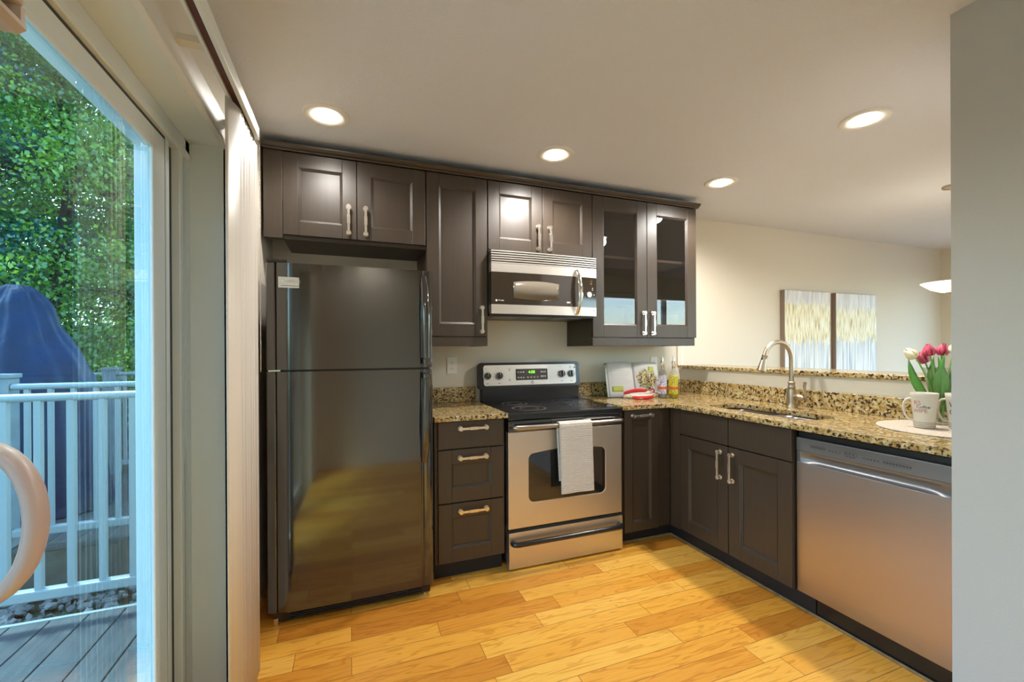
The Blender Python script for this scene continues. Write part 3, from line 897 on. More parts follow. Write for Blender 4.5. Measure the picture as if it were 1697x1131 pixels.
# oven door
TO = TY(2.335)
m = MB(TO)
pts = rrect(SX0 + .006, SX1 + .004, .24, .793, .004, 2)
def ring_face(outer, inner, w0, w1):
    """plate with a hole: outer and inner loops with the same count."""
    n = len(outer)
    vs = [(x, z, w1) for x, z in outer] + [(x, z, w1) for x, z in inner] + [(x, z, w0) for x, z in outer] + [(x, z, w0) for x, z in inner]
    fs = []
    for i in range(n):
        j = (i + 1) % n
        fs += [(i, j, n + j, n + i), (2 * n + j, 2 * n + i, 3 * n + i, 3 * n + j), (i, 2 * n + i, 2 * n + j, j), (n + j, 3 * n + j, 3 * n + i, n + i)]
    return vs, fs
def arch(x0, x1, z0, z1, rise, r):
    """window outline: rounded corners and a gently arched top."""
    pts = []
    for cx, cz, a0 in ((x1 - r, z0 + r, -PI / 2), (x1 - r, z1 - r, 0), (x0 + r, z1 - r, PI / 2), (x0 + r, z0 + r, PI)):
        for k in range(7):
            a = a0 + PI / 2 * k / 6
            pts.append((cx + r * math.cos(a), cz + r * math.sin(a)))
    out = []
    for i in range(len(pts)):
        out.append(pts[i])
        if i == 13:
            for k in range(1, 12):
                t_ = k / 12
                out.append((x1 - r + (x0 - x1 + 2 * r) * t_, z1 + rise * math.sin(PI * t_)))
    return out
inner = arch(.962, 1.476, .381, .664, .016, .035)
m.bm(slab([(SX0 + .004, .241), (SX1 - .001, .241), (SX1 - .001, .792), (SX0 + .004, .792)], inner, 0, .048))
od = m.build('oven_door', 'ss', rg)
m = MB(TO); m.prism(inner, .02, .0435)
m.build('oven_window', 'oven_glass', od)
m = MB(TO); m.box(SX0 + .004, SX1 - .001, .794, .858, 0, .046, .003)
m.build('door_top_band', 'blk', od)
def bar(z, r, y, name, mat, parent, flat=(1, 1)):
    x0, x1 = SX0 + .016, SX1 - .014
    path = [(x0 + .012, YS + .004, z), (x0 + .008, YS - .018, z), (x0 + .012, y + .008, z), (x0 + .034, y, z)]
    path += [(x0 + .034 + (x1 - x0 - .068) * k / 8, y, z) for k in range(1, 8)]
    path += [(x1 - .034, y, z), (x1 - .012, y + .008, z), (x1 - .008, YS - .018, z), (x1 - .012, YS + .004, z)]
    m = MB(); m.tube(path, r, 12, flat=flat, up=(0, 0, 1)); return m.build(name, mat, parent)
bar(.824, .0145, YS - .044, 'handle', 'handle_steel', od)
m = MB(TO); m.box(SX0 + .006, SX1 + .004, .012, .2185, 0, .047, .003)
dw = m.build('storage_drawer', 'ss', rg)
bar(.165, .0155, YS - .036, 'handle', 'blk_tex', dw)
for x in (SX0 + .035, SX1 - .035):
    for y in (2.36, 2.82): MB().cyl((x, y, 0), (x, y, .046), .014).build('foot', 'black_plastic', rg)
# towel over the oven handle
TX0, TX1, yb = 1.128, 1.343, YS - .044
def tow(u, v):
    L1, L2 = .395, .33
    tot = L1 + L2 + .05
    s_ = v * tot
    x = TX0 + (TX1 - TX0) * u
    r = .0185
    if s_ < L1:
        z = .824 - (L1 - s_); y = yb - r - .003 * math.sin(9 * u) * (1 - s_ / L1)
        x += .011 * (1 - s_ / L1)
    elif s_ < L1 + .05:
        a = PI * (s_ - L1) / .05
        z = .824 + r * math.sin(a); y = yb - r * math.cos(a)
    else:
        q = (s_ - L1 - .05) / L2
        z = .824 - q * L2; y = yb + r - .004 * q
        x += .014 * q
    rib = .0011 * math.sin(2 * PI * s_ / .0105)
    y += -rib if s_ < L1 + .025 else rib
    return (x, y, z)
m = MB(); m.sheet(12, 440, tow, -.0035)
tag(m.build('dish_towel', 'towel'), 'white waffle-weave dish towel hanging over the oven door handle', 'towel')

# ------------------------------------------------------------------ microwave
mv = thing('microwave', 'stainless over-the-range microwave with dark glass door above the range', 'microwave', (1.175, 2.7, 1.485))
MB().box(.8005, 1.5405, 2.53, 2.9055, 1.487, 1.8835).build('microwave_body', 'black_plastic', mv)
MX0, MX1, MS = .806, 1.549, 1.418
def mfront(x):
    t_ = (x - 1.1) / .46
    return 2.502 - .020 * max(0, 1 - t_ * t_)
def strip(x0, x1, z0, z1, name, mat, out=0, back=2.53, par=mv):
    n = 16
    pts = [(x0 + (x1 - x0) * k / n, mfront(x0 + (x1 - x0) * k / n) - out) for k in range(n + 1)] + [(x1, back), (x0, back)]
    m = MB(); m.prism(pts, z0, z1); return m.build(name, mat, par)
vg = MB()
for k in range(6):
    z = 1.797 + k * .0142
    n = 14
    pts = [(MX0 + (MX1 - MX0) * q / n, mfront(MX0 + (MX1 - MX0) * q / n)) for q in range(n + 1)] + [(MX1, 2.53), (MX0, 2.53)]
    vg.prism(pts, z, z + .0070)
gl_ = vg.build('vent_grille', 'ss', mv)
strip(MX0 + .003, MX1 - .003, 1.790, 1.880, 'grille_backing', 'dark', -.012)
md = strip(MX0, MS, 1.543, 1.742, 'door', 'micro_glass', 0)
strip(MX0, MS, 1.742, 1.795, 'top_band', 'ss', .001, par=md)
strip(MX0, MS, 1.486, 1.543, 'bottom_band', 'ss', .001, par=md)
# bowed window: follows the front
def wfn(u, v):
    x = .948 + (1.262 - .948) * u
    e = 1 - (2 * u - 1) ** 2
    z = 1.583 - .010 * e + (1.684 + .010 * e - 1.583 + .010 * e) * v
    return (x, mfront(x) - .0012, z)
m = MB(); m.sheet(16, 2, wfn, .0010); m.build('window', 'micro_win', md)
m = MB()
hp = [(1.392 + .006 * math.sin(PI * k / 14), mfront(1.39) - .004 - .042 * math.sin(PI * k / 14) ** .7, 1.782 - .288 * k / 14) for k in range(15)]
m.tube(hp, [.010 + .006 * math.sin(PI * k / 14) for k in range(15)], 12, flat=(1.1, .75), up=(1, 0, 0))
m.build('handle', 'chrome', md)
strip(MS + .002, MX1, 1.543, 1.742, 'control_panel', 'micro_glass', 0)
strip(MS + .002, MX1, 1.742, 1.795, 'panel_band', 'ss', .001)
strip(MS + .002, MX1, 1.486, 1.543, 'panel_base', 'ss', .001)
TM = TY(2.4995)
MB(TM).box(1.446, 1.513, 1.690, 1.730, -.003, .0015).build('display', 'amber', mv)
m = MB(TM)
for k, x in enumerate((1.458, 1.471, 1.484, 1.499)): m.box(x - .004, x + .004, 1.714, 1.721, .0015, .0022)
m.box(1.453, 1.506, 1.7, 1.703, .0015, .0022)
m.build('display_text', 'amber_text', mv)
m = MB(TM); m.cyl((1.487, 1.627, -.004), (1.487, 1.627, .016), .020, 24, .018); m.build('dial', 'ss', mv)
for x, z in ((1.452, 1.662), (1.484, 1.672), (1.517, 1.66), (1.442, 1.63), (1.53, 1.628), (1.453, 1.597), (1.486, 1.584), (1.518, 1.594), (1.443, 1.565), (1.484, 1.562), (1.53, 1.56), (1.446, 1.674), (1.518, 1.672)):
    MB(TM).cyl((x, z, -.004), (x, z, .0032), .0036, 8).build('button', 'paper_grey', mv)
for x in (1.446, 1.487, 1.53): MB(TM).cyl((x, 1.524, -.004), (x, 1.524, .0035), .003, 8).build('button', 'print_dark', mv)
MB(TY(mfront(1.33))).box(1.318, 1.345, 1.565, 1.575, .0005, .0014).build('door_mark', 'paper_grey', md)
lg = MB(TY(mfront(.84))); lg.cyl((.838, 1.567, .0005), (.838, 1.567, .0016), .007, 14); lg.build('door_logo', 'paper_grey', md)
text('logo_text', 'Profile', .014, 'paper_grey', md, TY(mfront(.868) - .003, .868, 1.567))
m = MB()
m.box(.806, 1.54, 2.52, 2.90, 1.474, 1.4868)
m.build('bottom_plate', 'black_plastic', mv)
m = MB()
m.box(.84, 1.02, 2.55, 2.72, 1.470, 1.4738); m.box(1.26, 1.46, 2.55, 2.72, 1.470, 1.4738); m.box(1.06, 1.22, 2.56, 2.62, 1.470, 1.4738)
m.build('filter_screen', 'ss_dark', mv)

# ------------------------------------------------------------------ dishwasher
dwm = thing('dishwasher', 'stainless dishwasher with grey control strip beside the sink cabinet', 'dishwasher', (2.3, 1.16, 0))
DY0, DY1, XD = 1.4555, .8585, 2.01
MB().box(2.035, 2.58, DY1 + .002, DY0 - .001, .102, .868).build('tub', 'black_plastic', dwm)
TD = TX(2.034)
m = MB(TD); m.box(-DY0, -DY1, .101, .722, 0, .024, .003); m.build('door_panel', 'ssv', dwm)
m = MB(TD)
vsx = [(-DY0, .724, .022), (-DY1, .724, .022), (-DY1, .775, .024), (-DY0, .775, .024)]
m.box(-DY0, -DY1, .7225, .7745, -.012, .003)
for a, b_ in ((-DY0, -DY0 + .02), (-DY1 - .02, -DY1)): m.box(a, b_, .7225, .7745, .003, .0225, .002)
m.grid(20, 8, lambda u, v: (-DY0 + .02 + (DY0 - DY1 - .04) * u, .7225 + .052 * v, .0225 - .019 * (math.sin(PI * min(1, max(0, (v * 1.25)))) ** .6 if v < .8 else 0) * min(1, 9 * min(u, 1 - u))))
m.build('pocket_handle', 'ss_dark', dwm)
m = MB(TD); m.box(-DY0, -DY1, .775, .839, 0, .025, .003); cp = m.build('control_strip', 'ss_dark', dwm)
m = MB(TD)
for k in range(8): m.box(-1.387 + k * .0085, -1.381 + k * .0085, .803, .809, .0251, .0255)
m.box(-1.389, -1.320, .8125, .8135, .0251, .0254); m.box(-1.389, -1.320, .7985, .7995, .0251, .0254)
for k in range(4): m.box(-1.305 + k * .014, -1.298 + k * .014, .801, .805, .0251, .0255)
for k in range(3): m.box(-1.236 + k * .014, -1.229 + k * .014, .805, .811, .0251, .0255); m.box(-1.236 + k * .014, -1.226 + k * .014, .793, .796, .0251, .0255)
for a in (-1.241, -1.193): m.box(a, a + .001, .799, .817, .0251, .0254)
for a in (.7985, .8165): m.box(-1.241, -1.192, a, a + .001, .0251, .0254)
for k in range(5): m.box(-1.168 + k * .013, -1.160 + k * .013, .800, .8045, .0251, .0255)
for k in range(9): m.box(-1.095 + k * .0108, -1.087 + k * .0108, .8005, .807, .0251, .0255)
m.box(-1.097, -.999, .812, .813, .0251, .0254); m.box(-1.097, -.999, .7955, .7965, .0251, .0254)
m.build('key_markings', 'print_dark', cp)
m = MB(TD); m.box(-DY0, -DY1, .8435, .864, -.02, .008); m.build('top_gap_strip', 'black_plastic', dwm)
m = MB(); m.box(2.05, 2.09, DY1, 1.3885, .004, .099, .002); m.build('kick_plate', 'blk_tex', dwm)
for x in (2.14, 2.5):
    for y in (DY1 + .05, 1.36): MB().cyl((x, y, 0), (x, y, .103), .014).build('foot', 'black_plastic', dwm)

# floor edging along the toe kicks
m = MB(); m.box(2.036, 2.0455, YR + .02, 2.371, 0, .012, .003); m.box(1.6, 2.0455, 2.3625, 2.3715, 0, .012, .003)
struct('trim_5', m, 'wood')

# ------------------------------------------------------------------ granite counters
ZT, ZB = .907, .879
YC, XC = 2.273, 1.9645
m = MB(); m.box(.4165, .8325, YC, YB - .001, ZB, ZT, .004)
tag(m.build('countertop', 'granite'), 'short speckled granite countertop between refrigerator and range', 'countertop')
# L-shaped top with a cut-out for the sink
SKX0, SKX1, SKY0, SKY1 = 2.10, 2.365, 1.47, 2.11
out = [(1.5985, YB - .001), (1.5985, YC), (XC - .03, YC), (XC - .009, YC - .009), (XC, YC - .03), (XC, YR + .002), (2.618, YR + .002), (2.618, YB - .001)]
hole = rrect(SKX0, SKX1, SKY0, SKY1, .06, 5)
m = MB(); m.bm(slab(out, hole, ZB, ZT))
tag(m.build('countertop', 'granite'), 'long L-shaped speckled granite countertop holding the sink', 'countertop')
def spl(name, x0, x1, y0, y1, label):
    tag(MB().box(x0, x1, y0, y1, ZT + .0005, 1.0105, .003).build(name, 'granite'), label, 'backsplash')
spl('backsplash', .4165, .8175, YB - .021, YB - .001, 'granite backsplash strip between refrigerator and range, under the outlet')
spl('backsplash', 1.6135, 2.597, YB - .021, YB - .001, 'granite backsplash strip behind the open cookbook and oil bottles')
spl('backsplash', 2.5975, 2.6185, YR + .002, YB - .0215, 'granite backsplash strip behind the sink faucet')
m = MB(); m.box(2.597, 2.96, YR + .002, YB - .018, 1.10, 1.128, .004)
tag(m.build('bar_ledge', 'granite'), 'raised granite bar ledge on top of the half wall', 'ledge')

# sink: two bowls under the cut-out
sk = thing('sink', 'double-bowl stainless undermount sink set in the granite', 'sink', (2.23, 1.79, .69))
def bowl(y0, y1):
    def rr(k, z, sh): return [(x, y, z) for x, y in rrect(SKX0 - .008 + sh, SKX1 + .008 - sh, y0 + sh, y1 - sh, .055, 5)]
    L = [rr(0, .8785, -.012), rr(0, .8785, 0), rr(0, .86, .003), rr(0, .74, .008), rr(0, .71, .025), rr(0, .70, .06)]
    vs = [p for l in L for p in l]; n = len(L[0]); fs = []
    for i in range(len(L) - 1):
        for k in range(n): fs.append((i * n + k, i * n + (k + 1) % n, (i + 1) * n + (k + 1) % n, (i + 1) * n + k))
    fs.append([(len(L) - 1) * n + k for k in range(n)])
    m = MB(); m.add(vs, fs, True)
    m.lathe([(.035, .0005), (.03, .003), (.012, .001)], ((SKX0 + SKX1) / 2, (y0 + y1) / 2, .70), 18)
    return m
bowl(1.79, SKY1 + .006).build('bowl', 'handle_steel', sk)
bowl(SKY0 - .006, 1.765).build('bowl', 'handle_steel', sk)
# faucet
fx, fy = 2.49, 1.832
fc = thing('faucet', 'brushed nickel gooseneck pull-down faucet at the back of the sink', 'faucet', (fx, fy, ZT))
m = MB()
m.lathe([(.031, .0005), (.031, .006), (.027, .011), (.0255, .03), (.027, .055), (.026, .085), (.0225, .105), (.019, .118), (.021, .121), (.021, .127), (.018, .131), (.0185, .146), (.020, .149), (.020, .155), (.016, .158)], (fx, fy, ZT), 24)
m.build('base', 'bronze_nickel', fc)
pth = [(fx, fy, 1.06), (fx, fy, 1.15)]
cr_, cz_ = .112, 1.196
for k in range(15):
    a = PI * .92 * k / 14
    pth.append((fx - cr_ + cr_ * math.cos(a), fy, cz_ + cr_ * .96 * math.sin(a)))
m = MB(); m.tube(pth, .0135, 14, up=(0, 1, 0)); m.build('spout', 'bronze_nickel', fc)
e = Vector(pth[-1]); d = Vector((-.30, 0, -1)).normalized()
m = MB(); m.tube([e, e + d * .004, e + d * .006, e + d * .03, e + d * .075, e + d * .094], [.0165, .0165, .0145, .0165, .0235, .0245], 16, up=(0, 1, 0))
hd = m.build('spray_head', 'bronze_nickel', fc)
m = MB(); m.box(e.x - .024, e.x - .014, fy - .006, fy + .006, e.z - .045, e.z - .012, .003); m.build('spray_button', 'black_plastic', hd)
m = MB(); m.tube([(fx, fy - .018, ZT + .066), (fx, fy - .03, ZT + .066), (fx, fy - .034, ZT + .066), (fx, fy - .062, ZT + .066), (fx, fy - .076, ZT + .066)], [.017, .017, .0195, .0175, .006], 16)
m.tube([(fx, fy - .072, ZT + .066), (fx, fy - .086, ZT + .045), (fx, fy - .090, ZT + .07), (fx, fy - .083, ZT + .105), (fx, fy - .078, ZT + .135), (fx, fy - .084, ZT + .160)], [.005, .006, .0065, .0065, .009, .0095], 12, flat=(.7, 1.15), up=(0, 1, 0))
m.build('lever', 'bronze_nickel', fc)

# ------------------------------------------------------------------ outlets
def outlet(name, x, z, label):
    o = thing(name, label, 'outlet', (x, YB, z))
    MB(TY(YB)).box(x - .035, x + .035, z - .057, z + .057, 0.0003, .006, .002).build('cover_plate', 'outlet', o)
    for dz in (.021, -.021):
        m = MB(TY(YB - .006)); m.prism(rrect(x - .017, x + .017, z + dz - .014, z + dz + .014, .010, 4), 0.0, .0018)
        s_ = m.build('socket', 'outlet', o)
        m = MB(TY(YB - .0078)); m.box(x - .0075, x - .0055, z + dz - .004, z + dz + .006, 0, .0003); m.box(x + .0055, x + .0075, z + dz - .004, z + dz + .005, 0, .0003); m.cyl((x, z + dz - .008, 0), (x, z + dz - .008, .0003), .0022, 8)
        m.build('slot', 'print_dark', s_)
    m = MB(TY(YB - .006)); m.cyl((x, z, 0), (x, z, .001), .003, 8); m.build('screw', 'nickel', o)
outlet('power_outlet', .6535, 1.159, 'white wall outlet between the refrigerator and the range backguard')
outlet('power_outlet', 2.343, 1.144, 'white wall outlet half hidden behind the cookbook and bottles')

# ------------------------------------------------------------------ cookbook
bk = thing('cookbook', 'open cookbook with a salad picture standing behind the red pot holders', 'book', (1.995, 2.70, ZT))
BU = Vector((2.195 - 1.796, 2.640 - 2.720, 0)).normalized(); BN = Vector((BU.y, -BU.x, 0))      # along the book, towards the room
BH = .262
def bookpt(u, v, off=0):
    """u -1..1 across the spread, v 0..1 up; pages bulge away from the gutter."""
    a = abs(u)
    bulge = .020 * math.sin(PI * min(1, a * 1.05)) ** .7 * (1 - .35 * a) if a > 0 else 0
    bulge -= .002
    lean = v * .070
    pos = Vector((1.995, 2.683, ZT + .004)) + BU * (u * .203) + BN * (bulge - lean + off + .01)
    pos.z += v * BH * .965 + (.011 * math.sin(PI * min(1, a)) ** .8 - .006) * v
    return pos
def page(u0, u1, th, name, mat, off=0, v0=0, v1=1, nu=14, nv=8, par=bk):
    m = MB(); m.sheet(nu, nv, lambda u, v: bookpt(u0 + (u1 - u0) * u, v0 + (v1 - v0) * v, off), th)
    return m.build(name, mat, par)
def cover(u, v):
    p_ = Vector((1.995, 2.683, ZT + .001)) + BU * ((2 * u - 1) * .213) + BN * (-.012 - v * .070)
    p_.z += v * (BH * .965)
    return p_
m = MB(); m.sheet(4, 2, cover, .003); m.build('book_cover', 'lime', bk)
pl_ = page(-1, -.004, .012, 'left_page', 'paper'); pr_ = page(.004, 1, .012, 'right_page', 'paper')
page(-1.07, -.98, .003, 'loose_page', 'paper', -.006, 0, .95, 3, 6)
m = MB(); q0 = Vector((1.995, 2.683, ZT)) + BN * (-.085); m.box(-.06, .06, .0, .004, .0, .2, T=Matrix.Translation(q0 + BN * -.03) @ Matrix(((BU.x, -BN.x, 0, 0), (BU.y, -BN.y, 0, 0), (0, 0, 1, 0), (0, 0, 0, 1))))
m.build('easel_leg', 'black_plastic', bk)
m = MB(); m.sheet(3, 3, lambda u, v: bookpt(.58 + .24 * u, .69 + .17 * v, .0012), .0006); m.build('lime_square', 'lime', pr_)
m = MB(); m.sheet(4, 3, lambda u, v: bookpt(-.90 + .42 * u, .15 + .16 * v, .0012), .0006); m.build('lime_square', 'lime', pl_)
m = MB()
for i in range(12):
    v_ = .88 - i * .048 - (.03 if i > 1 else 0)
    if v_ < .36: break
    m.sheet(6, 1, lambda u, v, v_=v_, w_=(.42 if i < 2 else .66 + .08 * math.sin(i * 5)): bookpt(-.92 + w_ * u, v_ + .008 * v, .0011), .0004)
m.build('text_lettering', 'paper_grey', pl_)
m = MB()
random.seed(3)
m.grid(28, 5, lambda u, v: bookpt(.52 + v * (.33 + .05 * math.sin(10 * PI * u)) * math.cos(2 * PI * u), .49 + v * (.20 + .03 * math.sin(8 * PI * u + 1)) * math.sin(2 * PI * u), .0013))
for i in range(170):
    a = random.uniform(0, 2 * PI); r = random.uniform(0, 1) ** .6
    cu, cv = .50 + .38 * r * math.cos(a), .50 + .25 * r * math.sin(a) * (1 - .25 * math.cos(a))
    if cv > .72 and cu > .56: continue
    w_, h_, t0 = random.uniform(.05, .095), random.uniform(.04, .075), random.uniform(0, PI)
    n = 7
    ring = [bookpt(cu + w_ * math.cos(2 * PI * k / n + t0) * random.uniform(.6, 1), cv + h_ * math.sin(2 * PI * k / n + t0) * random.uniform(.6, 1), .0019 + i * .00002) for k in range(n)]
    m.add(ring, [list(range(n))])
m.build('salad_picture', 'salad', pr_)
m = MB(); m.sheet(6, 2, lambda u, v: bookpt(.40 + .52 * u, .08 + .05 * v + .13 * abs(2 * u - 1.1) * v, .001), .0005); m.build('napkin_picture', 'paper_grey', pr_)

# ------------------------------------------------------------------ knitted pot holders in front of the book
def rope(path, r, strands, mat, name, par, tw=9):
    m = MB()
    P = [Vector(p) for p in path]
    n = 60
    for s_ in range(strands):
        pts = []
        for k in range(n + 1):
            t_ = k / n * (len(P) - 1); i = min(int(t_), len(P) - 2); q = P[i].lerp(P[i + 1], t_ - i)
            a = 2 * PI * (s_ / strands + tw * k / n)
            pts.append(q + Vector((math.cos(a) * r * .4, math.cos(a) * r * .6, math.sin(a) * r * .7)))
        m.tube(pts, [r * .50 * (.55 + .45 * min(1, 6 * min(k, n - k) / n)) for k in range(n + 1)], 8)
    return m.build(name, mat, par)
ph = thing('pot_holder', 'red and cream knitted pot holder leaning at the foot of the cookbook', 'pot holder', (1.95, 2.62, ZT), 'red knitted pot holders')
def lp(px0, y0, z0, px1, y1, z1, sag=0, n=8):
    return [(px0 + (px1 - px0) * k / n, y0 + (y1 - y0) * k / n, z0 + (z1 - z0) * k / n + sag * math.sin(PI * k / n)) for k in range(n + 1)]
rope(lp(1.853, 2.628, .944, 2.03, 2.596, .960, .012), .0115, 3, 'red', 'red_edge', ph, 4.5)
rope(lp(1.850, 2.622, .924, 2.075, 2.590, .946, .002), .0115, 3, 'cream', 'cream_knit', ph, 5)
m = MB(); m.ball((1.95, 2.622, .9195), .09, 16, (.95, .26, .135)); m.build('padding', 'cream', ph)
m = MB(); m.tube([(2.075 + .017 * math.cos(2 * PI * k / 14), 2.59, .958 + .014 * math.sin(2 * PI * k / 14)) for k in range(15)], .0045, 8); m.build('hanging_loop', 'red', ph)
ph2 = thing('pot_holder', 'smaller red and cream knitted pot holder lying flat in front', 'pot holder', (1.94, 2.53, ZT), 'red knitted pot holders')
rope(lp(1.862, 2.535, .924, 2.02, 2.505, .927, -.006), .0110, 3, 'red', 'red_edge', ph2, 6)
rope(lp(1.872, 2.560, .932, 2.03, 2.528, .934, -.003), .0090, 3, 'cream', 'cream_knit', ph2, 6)
m = MB(); m.ball((1.945, 2.540, .9165), .09, 16, (.80, .34, .105)); m.build('padding', 'cream', ph2)
m = MB(); m.tube([(2.028 + .012 * math.cos(2 * PI * k / 14), 2.52, .935 + .010 * math.sin(2 * PI * k / 14)) for k in range(15)], .0035, 8); m.build('hanging_loop', 'cream', ph2)

# ------------------------------------------------------------------ oil bottles
def bottle(x, y, liquid, lbl, band, label, lvl):
    o = thing('oil_bottle', label, 'bottle', (x, y, ZT))
    def sq(h, r, rc): return [(px, py, ZT + h) for px, py in [(x + a, y + b_) for a, b_ in rrect(-r, r, -r, r, rc, 4)]]
    def loft(L):
        vs = [p for l in L for p in l]; n = len(L[0]); fs = []
        for i in range(len(L) - 1):
            for k in range(n): fs.append((i * n + k, i * n + (k + 1) % n, (i + 1) * n + (k + 1) % n, (i + 1) * n + k))
        fs.append(list(range(n))[::-1]); fs.append([(len(L) - 1) * n + k for k in range(n)])
        return vs, fs
    m = MB(); m.add(*loft([sq(.0005, .025, .012), sq(.006, .0275, .014), sq(.165, .0275, .014), sq(.186, .0245, .016), sq(.202, .0160, .0155), sq(.216, .0125, .0124), sq(.252, .0120, .0119)]), True)
    m.build('glass', 'clear', o)
    m = MB(); m.add(*loft([sq(.006, .023, .011), sq(lvl, .0245, .012)]), True)
    m.build('liquid', liquid, o)
    m = MB(); m.add(*loft([sq(.035, .0281, .014), sq(lvl - .008, .0281, .014)])[0:1], *[[(k, (k + 1) % 20, 20 + (k + 1) % 20, 20 + k) for k in list(range(4, 20))]])
    m.build('printed_label', lbl, o)
    m = MB(); m.add([p for l in (sq(.068, .0284, .014), sq(.086, .0284, .014)) for p in l], [(k, (k + 1) % 20, 20 + (k + 1) % 20, 20 + k) for k in range(4, 20)])
    m.build('label_band', band, o)
    m = MB(); m.lathe([(.0122, .215), (.0122, .252), (.0155, .254), (.0155, .262), (.010, .266), (.007, .272)], (x, y, ZT), 16)
    m.tube([(x, y, ZT + .268), (x + .002, y, ZT + .285), (x - .006, y, ZT + .305)], [.0075, .006, .0035], 10)
    m.build('pour_spout', 'chrome', o)
    return o
bottle(2.122, 2.537, 'vinegar', 'lbl_blue', 'lbl_red', 'clear oil bottle with blue and red label beside the open cookbook', .165)
bottle(2.184, 2.492, 'oil', 'lbl_green', 'lbl_red', 'yellow oil bottle with green and orange label beside the clear bottle', .168)

# ------------------------------------------------------------------ placemat, mugs, vase with tulips
mt = MB()
prof = [(0, .004)]
for k in range(1, 30): prof.append((.235 * k / 29, .004 + (.0012 if k % 2 else 0)))
prof += [(.2365, .002), (.234, .0005)]
mt.lathe(prof, (2.42, 1.08, ZT), 64, cap=False)
tag(mt.build('placemat', 'mat'), 'round woven cream placemat under the mugs and tulips', 'placemat')
ZM = ZT + .0056
def mug(x, y, az, label, lines, fa):
    o = thing('mug', label, 'mug', (x, y, ZM))
    r0, r1, Hh = .0355, .0475, .152
    def R_(h): return r0 + (r1 - r0) * (h / Hh) ** 1.25
    pr = [(.0, 0), (r0 - .004, 0.0), (r0, .003)] + [(R_(Hh * k / 12), Hh * k / 12) for k in range(1, 13)]
    pr += [(r1 - .0015, Hh + .0015), (r1 - .0035, Hh)] + [(R_(Hh * k / 8) - .0042, Hh * k / 8) for k in range(7, 0, -1)] + [(r0 - .008, .008), (0, .007)]
    m = MB(); m.lathe(pr, (x, y, ZM), 36, cap=False); m.build('cup', 'mug', o)
    m = MB()
    for h in (.010, .0175, .025): m.lathe([(R_(h) + .0001, h - .0009), (R_(h) + .0008, h), (R_(h) + .0001, h + .0009)], (x, y, ZM), 36, cap=False)
    m.build('stripe', 'mug_line', o)
    d = Vector((math.cos(az), math.sin(az), 0)); pt = []
    for k in range(15):
        a = PI * (k / 14)
        pt.append(Vector((x, y, ZM + .078 + .048 * math.cos(a) * (1.0))) + d * (R_(.078 + .048 * math.cos(a)) - .003 + .030 * math.sin(a) ** .75))
    m = MB(); m.tube(pt, .0062, 10, flat=(1.2, .8), up=(-d.y, d.x, 0)); m.build('handle', 'mug', o)
    for body, size, hh, col, sh in lines:
        def fn(u, v, w_, hh=hh, sh=sh):
            h = hh + v; a = fa + (u + sh) / R_(h)
            return Vector((x + (R_(h) + .0004 + w_) * math.cos(a), y + (R_(h) + .0004 + w_) * math.sin(a), ZM + h))
        text('printed_words', body, size, col, o, None, fn=fn, depth=.0002)
    return o
va = math.atan2(-1.133, -2.368)           # towards the viewer
mug(2.368, 1.133, math.radians(115.5), 'cream mug with rose lettering on the woven placemat', [('RS', .026, .110, 'print_red', -.019), ('Coffee', .017, .093, 'print_dark', .001), ('WIPE', .022, .075, 'print_red', -.010)], va - .12)
mug(2.462, 1.055, math.radians(113), 'cream mug with dark lettering half hidden by the wall edge', [('WIE', .030, .105, 'print_dark', -.010), ('COJ', .030, .072, 'print_dark', -.010)], math.atan2(-1.055, -2.462))
vx, vy = 2.532, 1.150
vs_ = thing('vase', 'clear glass vase holding the tulips behind the mugs', 'vase', (vx, vy, ZM))
m = MB(); m.lathe([(0, .0), (.036, .0), (.038, .004), (.036, .05), (.040, .12), (.050, .19), (.064, .258), (.0655, .260), (.062, .257), (.048, .19), (.038, .12), (.034, .05), (.034, .012), (0, .010)], (vx, vy, ZM), 28, cap=False)
m.build('glass', 'clear', vs_)
rv_ = Vector((math.cos(math.radians(65.5)), -math.sin(math.radians(65.5)), 0))   # picture-right at the vase
rv_ = Vector((.42, -.905, 0)); av_ = Vector((.905, .42, 0))
